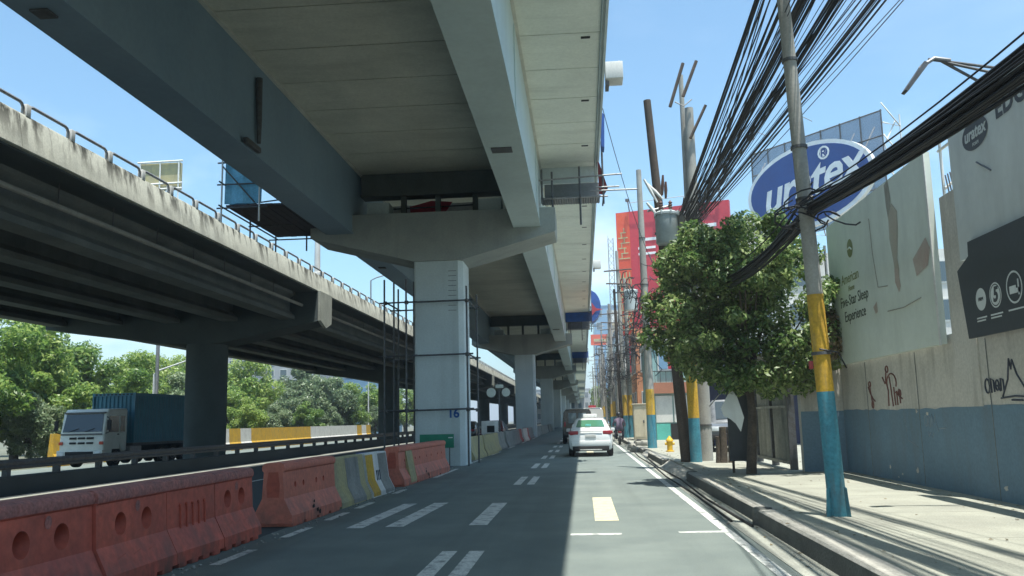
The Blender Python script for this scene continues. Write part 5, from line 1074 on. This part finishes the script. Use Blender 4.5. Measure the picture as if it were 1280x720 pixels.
for s_ in (-1, 1):
    MB().bbox(*sorted((s_ * .47, s_ * .80)), -2.2, -2.0, .83, .99, .03).build('tail_light', M['taillight'], sd)
    MB().bbox(*sorted((s_ * .74, s_ * .855)), -2.1, -1.86, .86, .98, .03).build('tail_light', M['taillight'], sd)
    MB().bbox(s_ * .64 - .1, s_ * .64 + .1, -2.235, -2.2, .47, .53, .012).build('reflector', M['black'], sd)
    MB().bbox(s_ * .92 - .09, s_ * .92 + .09, .72, .9, .93, 1.06, .03).build('mirror', M['carwhite'], sd)
MB().bbox(-.70, .70, -2.26, -2.10, .22, .40, .03).build('lower_bumper', M['black'], sd)
MB().bbox(-.42, .42, -2.275, -2.262, .25, .29, .006).build('bumper_glint', M['plate'], sd)  # pale strip painting a light reflection low on the bumper
MB().bbox(-.76, .76, -2.24, -2.1, .40, .62, .05).build('bumper', M['carwhite'], sd)
MB().bbox(-.2, .2, -2.225, -2.2, .72, .84, .006).build('number_plate', M['plate'], sd)
MB().box(-.45, .45, -2.222, -2.19, .955, .975).build('trunk_trim', M['chrome'], sd, smooth=0)
MB().bbox(-.28, .28, -.5, -.32, 1.49, 1.64, .03).build('roof_sign', M['white_paint'], sd)
MB().bbox(-.2, .02, -1.74, -1.70, 1.16, 1.24, .01).build('sticker', M['tealpanel'], sd)
JEEP = [(-2.2, .5, .8, 1.05, .84, 1.95, .80), (-2.1, .4, .86, 1.05, .88, 2.0, .80), (-1, .4, .88, 1.05, .88, 2.05, .80), (.5, .4, .88, 1.05, .88, 2.02, .78), (1.0, .4, .88, 1.05, .86, 1.15, .76), (2.0, .45, .84, .98, .82, 1.05, .72), (2.15, .5, .76, .85, .78, .95, .68)]
jp = car('utility_vehicle', 'black boxy utility vehicle in the shade left of the white taxi', 'car', (-.35, 55, 0), 0, JEEP, M['carblack'], M['glass'], [(-2.0, -1.1, -1.1, -2.0), (-1.0, .7, .4, -1.0)], (0, 1, M['glass']), (3, 4), ((-.8, -1.4), (.8, -1.4), (-.8, 1.4), (.8, 1.4)), wr=.38)
for s_ in (-1, 1): MB().bbox(s_ * .74 - .05, s_ * .74 + .05, -2.24, -2.19, 1.0, 1.3, .01).build('tail_light', M['taillight'], jp)
for xx in (-.52, .06): MB().bbox(xx, xx + .46, -2.225, -2.195, 1.2, 1.8, .02).build('rear_pane', M['pane_pale'], jp)
vn = car('van', 'white van with red roof light further ahead, just above the taxi roof', 'car', (.75, 72, 0), 0, [(a, b, c, d, e_, f2 * 1.12, g2) for a, b, c, d, e_, f2, g2 in JEEP], M['carwhite'], M['glass'], [(-2.0, -1.1, -1.1, -2.0), (-1.0, .7, .4, -1.0)], (0, 1, M['glass']), (3, 4), ((-.8, -1.4), (.8, -1.4), (-.8, 1.4), (.8, 1.4)), wr=.36)
MB().bbox(-.3, .3, -.4, -.1, 2.32, 2.5, .03).build('roof_light', M['taillight'], vn)
for s_ in (-1, 1): MB().bbox(s_ * .74 - .05, s_ * .74 + .05, -2.24, -2.19, 1.0, 1.3, .01).build('tail_light', M['taillight'], vn)
sv = car('parked_car', 'grey utility car parked nose out behind the poles, in front of the navy shed', 'car', (5.5, 33.5, .2), R(172), [(a, b, c, d, e_, f2 * .9, g2) for a, b, c, d, e_, f2, g2 in JEEP], M['cargrey'], M['glass'], [(-2.0, -1.1, -1.1, -2.0), (-1.0, .7, .4, -1.0)], (0, 1, M['glass']), (3, 4), ((-.8, -1.4), (.8, -1.4), (-.8, 1.4), (.8, 1.4)), wr=.37)
for s_ in (-1, 1): MB().bbox(s_ * .62 - .14, s_ * .62 + .14, 2.12, 2.19, .72, .88, .03).build('headlight', M['headlight'], sv)
MB().bbox(-.42, .42, 2.14, 2.18, .66, .86, .02).build('grille', M['black'], sv); MB().bbox(-.8, .8, 2.1, 2.24, .42, .62, .04).build('bumper', M['black'], sv)
for i, (x, y, m, lab) in enumerate(((-7.6, 58, 'carblack', 'dark car under the overpass, left of the works sign'), (-6.6, 66, 'carred', 'dark red car under the overpass behind the works sign'), (-9.8, 72, 'carblack', 'farther dark car under the overpass in the shade'))):
    c_ = car('sedan', lab, 'car', (x, y, -.004), R(180 if i == 1 else 0), SED, M[m], M['glass'], [(-1.1, -.4, -.5, -.95), (-.32, .95, .45, -.4)], (2, 3, M['glass']), (5, 6), wh, 'cars in the shade under the overpass')
    for s_ in (-1, 1): MB().bbox(s_ * .64 - .12, s_ * .64 + .12, -2.2, -2.1, .84, .96, .02).build('tail_light', M['taillight'], c_)
    for s_ in (-1, 1): MB().bbox(s_ * .58 - .14, s_ * .58 + .14, 2.08, 2.2, .60, .70, .02).build('headlight', M['headlight'], c_)

# truck and container
tk = thing('container_truck', 'white cab-over truck on the far carriageway carrying a blue container', 'truck', (-24.9, 42.6, -.42), R(-3))
tb = MB()
prof = [(-.02, .55), (-.06, 1.2), (.0, 1.75), (.22, 2.72), (.42, 2.9), (1.9, 2.95), (2.0, 2.85), (2.0, .75), (1.55, .75), (1.5, 1.0), (1.3, 1.18), (.95, 1.18), (.75, 1.0), (.7, .6)]
tb.prism(prof, -1.2, 1.2, 'x'); cabo = tb.build('cab', M['truckwhite'], tk, smooth=35); bevel(cabo, .10)
MB().add([(-1.05, -.03, 1.78), (1.05, -.03, 1.78), (1.0, .19, 2.66), (-1.0, .19, 2.66)], [(0, 1, 2, 3)]).build('windscreen', M['glass'], tk)
MB().box(1.203, 1.21, .35, 1.2, 1.75, 2.55).build('side_window', M['glass'], tk, smooth=0); MB().box(1.203, 1.21, 1.35, 1.75, 1.75, 2.55).build('side_window', M['glass'], tk, smooth=0)
d_ = MB().box(1.201, 1.206, .2, 1.28, .9, 1.72).build('door', M['truckwhite'], tk, smooth=0); MB().box(1.207, 1.23, 1.08, 1.22, 1.6, 1.66).build('handle', M['black'], d_, smooth=0)
gs = MB()
for z in (1.18, 1.42):
    for x in (-.62, -.16, .3): gs.box(x, x + .34, -.10, -.04, z, z + .10)
gs.build('grille', M['black'], tk, smooth=0)
MB().bbox(-1.22, 1.22, -.2, .1, .42, .88, .04).build('bumper', M['truckwhite'], tk)
MB().box(-1.1, 1.1, -.075, -.05, 1.62, 1.70).build('front_trim', M['scaf'], tk, smooth=0)
for x in (-.7, .15): MB().tube([(x, -.05, 1.78), (x + .5, -.01, 1.95)], .015, 5).build('wiper', M['black'], tk)
MB().bbox(-1.1, 1.1, .12, .36, 2.68, 2.76, .02).build('sun_visor', M['scaf'], tk)
MB().bbox(-.75, -.35, .25, .30, 1.85, 2.35, .02).build('seat_back', M['panel'], tk)
for s_ in (-1, 1): MB().bbox(s_ * 1.08 - .1, s_ * 1.08 + .1, -.12, -.04, 1.15, 1.3, .02).build('indicator', M['orangeboard'], tk)
MB().box(-.75, .75, -.215, -.202, .62, .82).build('bumper_opening', M['black'], tk, smooth=0)
for s_ in (-1, 1):
    MB().bbox(s_ * .98 - .16, s_ * .98 + .16, -.225, -.19, .6, .82, .03).build('headlight', M['headlight'], tk)
    MB().tube([(s_ * 1.2, .15, 2.5), (s_ * 1.42, 0, 2.45), (s_ * 1.42, 0, 1.75), (s_ * 1.2, .1, 1.7)], .025, 6).build('mirror_arm', M['black'], tk); MB().bbox(s_ * 1.42 - .1, s_ * 1.42 + .1, -.04, .04, 1.85, 2.35, .02).build('mirror', M['black'], tk)
MB().box(-.5, .5, .6, 9.2, .72, 1.02).build('chassis', M['black'], tk, smooth=0)
MB().bbox(.62, 1.15, 2.4, 3.5, .45, 1.0, .04).build('fuel_tank', M['galv'], tk)
for y in (1.15, 5.6, 6.8, 8.0):
    for x in (-1.0, 1.0): wheel(tk, x, y, .5, .28)
MB().box(-1.22, 1.22, 2.5, 9.4, 1.02, 1.15).build('flat_bed', M['scaf'], tk, smooth=0)
ct = thing('shipping_container', 'blue corrugated shipping container on the truck bed', 'container', (-24.9, 42.6, -.42), R(-3))
cs = MB()
def corr(pa, pb, n_, up0, up1, out):
    pa, pb, out = Vector(pa), Vector(pb), Vector(out)
    for i in range(n_):
        a0, a1 = i / n_, (i + 1) / n_; q = [(a0, 0), (lerp(a0, a1, .3), 0), (lerp(a0, a1, .5), 1), (lerp(a0, a1, .8), 1), (a1, 0)]
        for (u, o_), (w, o2) in zip(q[:-1], q[1:]):
            A = pa.lerp(pb, u) + out * (o_ - 1) * .05; B = pa.lerp(pb, w) + out * (o2 - 1) * .05
            cs.quad((A.x, A.y, up0), (B.x, B.y, up0), (B.x, B.y, up1), (A.x, A.y, up1))
corr((1.2, 2.7, 0), (1.2, 8.9, 0), 24, 1.3, 3.62, (1, 0, 0)); corr((-1.2, 2.7, 0), (-1.2, 8.9, 0), 24, 1.3, 3.62, (-1, 0, 0)); corr((-1.15, 2.66, 0), (1.15, 2.66, 0), 10, 1.3, 3.62, (0, -1, 0))
cs.build('side_sheet', M['container'], ct, smooth=0)
fr = MB()
for x in (-1.22, 1.14):
    for y in (2.6, 8.9): fr.box(x, x + .08, y, y + .1, 1.16, 3.78)
    fr.box(x, x + .08, 2.7, 8.9, 1.16, 1.3); fr.box(x, x + .08, 2.7, 8.9, 3.62, 3.76)
fr.box(-1.14, 1.14, 2.6, 2.7, 1.16, 1.3); fr.box(-1.14, 1.14, 2.6, 2.7, 3.62, 3.76); fr.box(-1.14, 1.14, 8.9, 9.0, 1.16, 3.76); fr.box(-1.14, 1.14, 2.7, 8.9, 3.70, 3.74)
fr.build('frame', M['container'], ct, smooth=0)
ln = MB()
for k in range(10): ln.box(-1.05 + k * .22, -.93 + k * .22, 2.585, 2.598, 3.66, 3.73)
ln.build('vent', M['black'], ct, smooth=0)

# ------------------------------------------------------------------ motorcyclist
mc = thing('motorcycle', 'small dark motorcycle ridden between the taxi and the kerb', 'motorcycle', (1.98, 50, 0))
for y in (-.62, .62):
    w_ = MB().lathe([(.19, -.05), (.27, -.05), (.29, -.02), (.29, .02), (.27, .05), (.19, .05)], (0, y, .29), 20, 'x').build('wheel', M['black'], mc); MB().lathe([(.001, -.03), (.19, -.03), (.19, .03), (.001, .03)], (0, y, .29), 14, 'x').build('rim', M['chrome'], w_)
MB().tube([(0, -.7, .72), (0, -.4, .66), (0, 0, .5), (0, .35, .62), (0, .5, .85)], [.07, .12, .13, .1, .06], 10).build('body', M['carblack'], mc)
MB().bbox(-.13, .13, -.72, .1, .72, .82, .04).build('seat', M['black'], mc)
MB().tube([(-.34, .42, 1.0), (0, .5, .95), (.34, .42, 1.0)], .02, 6).build('handlebar', M['scaf'], mc)
MB().tube([(0, .5, .92), (0, .62, .29)], .03, 6).build('fork', M['chrome'], mc)
MB().bbox(-.09, .09, -.79, -.72, .64, .74, .02).build('tail_light', M['taillight'], mc)
MB().bbox(-.1, .1, -.80, -.785, .48, .6, .005).build('number_plate', M['plate'], mc)
def skin_body(name, chains, m, parent):
    me = bpy.data.meshes.new(name); ob = bpy.data.objects.new(name, me); C.objects.link(ob)
    vs = []; es = []; rs = []; idx = {}
    for ch in chains:
        prev = None
        for nm, p, r_ in ch:
            if nm not in idx: idx[nm] = len(vs); vs.append(p); rs.append(r_)
            if prev is not None: es.append((prev, idx[nm]))
            prev = idx[nm]
    me.from_pydata(vs, es, []); ob.modifiers.new('skin', 'SKIN'); 
    for i, v in enumerate(me.skin_vertices[0].data): v.radius = (rs[i], rs[i]); v.use_root = (i == 0)
    sd_ = ob.modifiers.new('sub', 'SUBSURF'); sd_.levels = 2; sd_.render_levels = 2
    bpy.context.view_layer.update(); nm_ = bpy.data.meshes.new_from_object(ob.evaluated_get(bpy.context.evaluated_depsgraph_get()))
    bpy.data.objects.remove(ob); nm_.shade_smooth(); nm_.materials.clear(); nm_.materials.append(m)
    o2 = bpy.data.objects.new(name, nm_); C.objects.link(o2); o2.parent = parent; return o2
pr = thing('person', 'person in a mauve shirt and dark helmet riding the motorcycle', 'person', (1.98, 50, 0))
pel = ('pel', (0, -.28, .88), .14)
ch = [[pel, ('sp', (0, -.24, 1.1), .15), ('ch', (0, -.16, 1.34), .15), ('nk', (0, -.10, 1.47), .06), ('hd', (0, -.06, 1.62), .09)]]
for s_, t_ in ((-1, 'l'), (1, 'r')):
    ch.append([('ch', (0, -.16, 1.34), .15), ('sh' + t_, (s_ * .19, -.12, 1.36), .075), ('el' + t_, (s_ * .33, .1, 1.14), .052), ('wr' + t_, (s_ * .33, .36, 1.03), .036), ('ha' + t_, (s_ * .33, .42, 1.02), .04)])
    ch.append([pel, ('hp' + t_, (s_ * .11, -.22, .86), .105), ('kn' + t_, (s_ * .2, .18, .74), .07), ('an' + t_, (s_ * .18, .02, .36), .05), ('ft' + t_, (s_ * .18, .17, .32), .045)])
bd_ = skin_body('body', ch, M['shirt'], pr)
leg = MB()
for s_ in (-1, 1): leg.tube([(s_ * .1, -.24, .86), (s_ * .15, 0, .82), (s_ * .2, .2, .74), (s_ * .19, .12, .55), (s_ * .18, .02, .34)], [.115, .11, .085, .075, .062], 10)
leg.build('trousers', M['jeans'], pr)
MB().sphere((0, -.06, 1.64), .14, 14, (1, 1.1, 1.08)).build('helmet', M['carblack'], pr)
for s_ in (-1, 1): MB().tube([(s_ * .33, .3, 1.055), (s_ * .33, .43, 1.02)], [.045, .05], 8).build('glove', M['skin'], pr)
for s_ in (-1, 1): MB().bbox(s_ * .18 - .05, s_ * .18 + .05, -.06, .22, .27, .36, .03).build('shoe', M['black'], pr)

# fallen leaves and grit along the kerb
lv = MB()
for k in range(420):
    x = random.choice((random.gauss(2.12, .10), random.uniform(2.6, 5.5), random.gauss(2.75, .12), random.gauss(5.45, .12))); y = random.uniform(7, 34)
    z = .012 if x < 2.24 else .207; z += .015 if 2.24 <= x < 2.55 else 0
    s_ = random.uniform(.012, .04); a_ = random.uniform(0, 6.28); c, d = math.cos(a_) * s_, math.sin(a_) * s_
    lv.quad((x - c, y - d, z), (x + d * .5, y - c * .5, z + s_ * .3), (x + c, y + d, z), (x - d * .5, y + c * .5, z + s_ * .2))
tag(lv.build('fallen_leaves', M['leaf_dry'], None, smooth=0), 'fallen dry leaves and grit scattered along the kerb and sidewalk', kind='stuff')
gt_ = MB()
for k in range(260):
    x = random.choice((random.gauss(-4.12, .06), random.gauss(-4.05, .12))); y = random.uniform(5, 32); s_ = random.uniform(.006, .022)
    gt_.sphere((x, y, s_ * .4), s_, 6, (1, 1.2, .7))
tag(gt_.build('grit', M['greyconc'], None, smooth=0), 'grit and broken chips along the foot of the median barriers', kind='stuff')

# ------------------------------------------------------------------ haze: one closed box of thin air round the whole place
hme = bpy.data.meshes.new('haze'); _b = MB().box(-3050, 3050, -320, 4050, -2, 60); hme.from_pydata(_b.v, [], _b.f)
hm = bpy.data.materials.new('haze air'); hm.use_nodes = True; t = hm.node_tree; t.nodes.clear()
vo = t.nodes.new('ShaderNodeOutputMaterial'); pv = t.nodes.new('ShaderNodeVolumePrincipled'); pv.inputs['Color'].default_value = (.86, .93, 1, 1); pv.inputs['Density'].default_value = .0009; pv.inputs['Anisotropy'].default_value = .2
t.links.new(pv.outputs[0], vo.inputs['Volume']); hme.materials.append(hm)
hob = bpy.data.objects.new('haze', hme); C.objects.link(hob); tag(hob, kind='stuff')
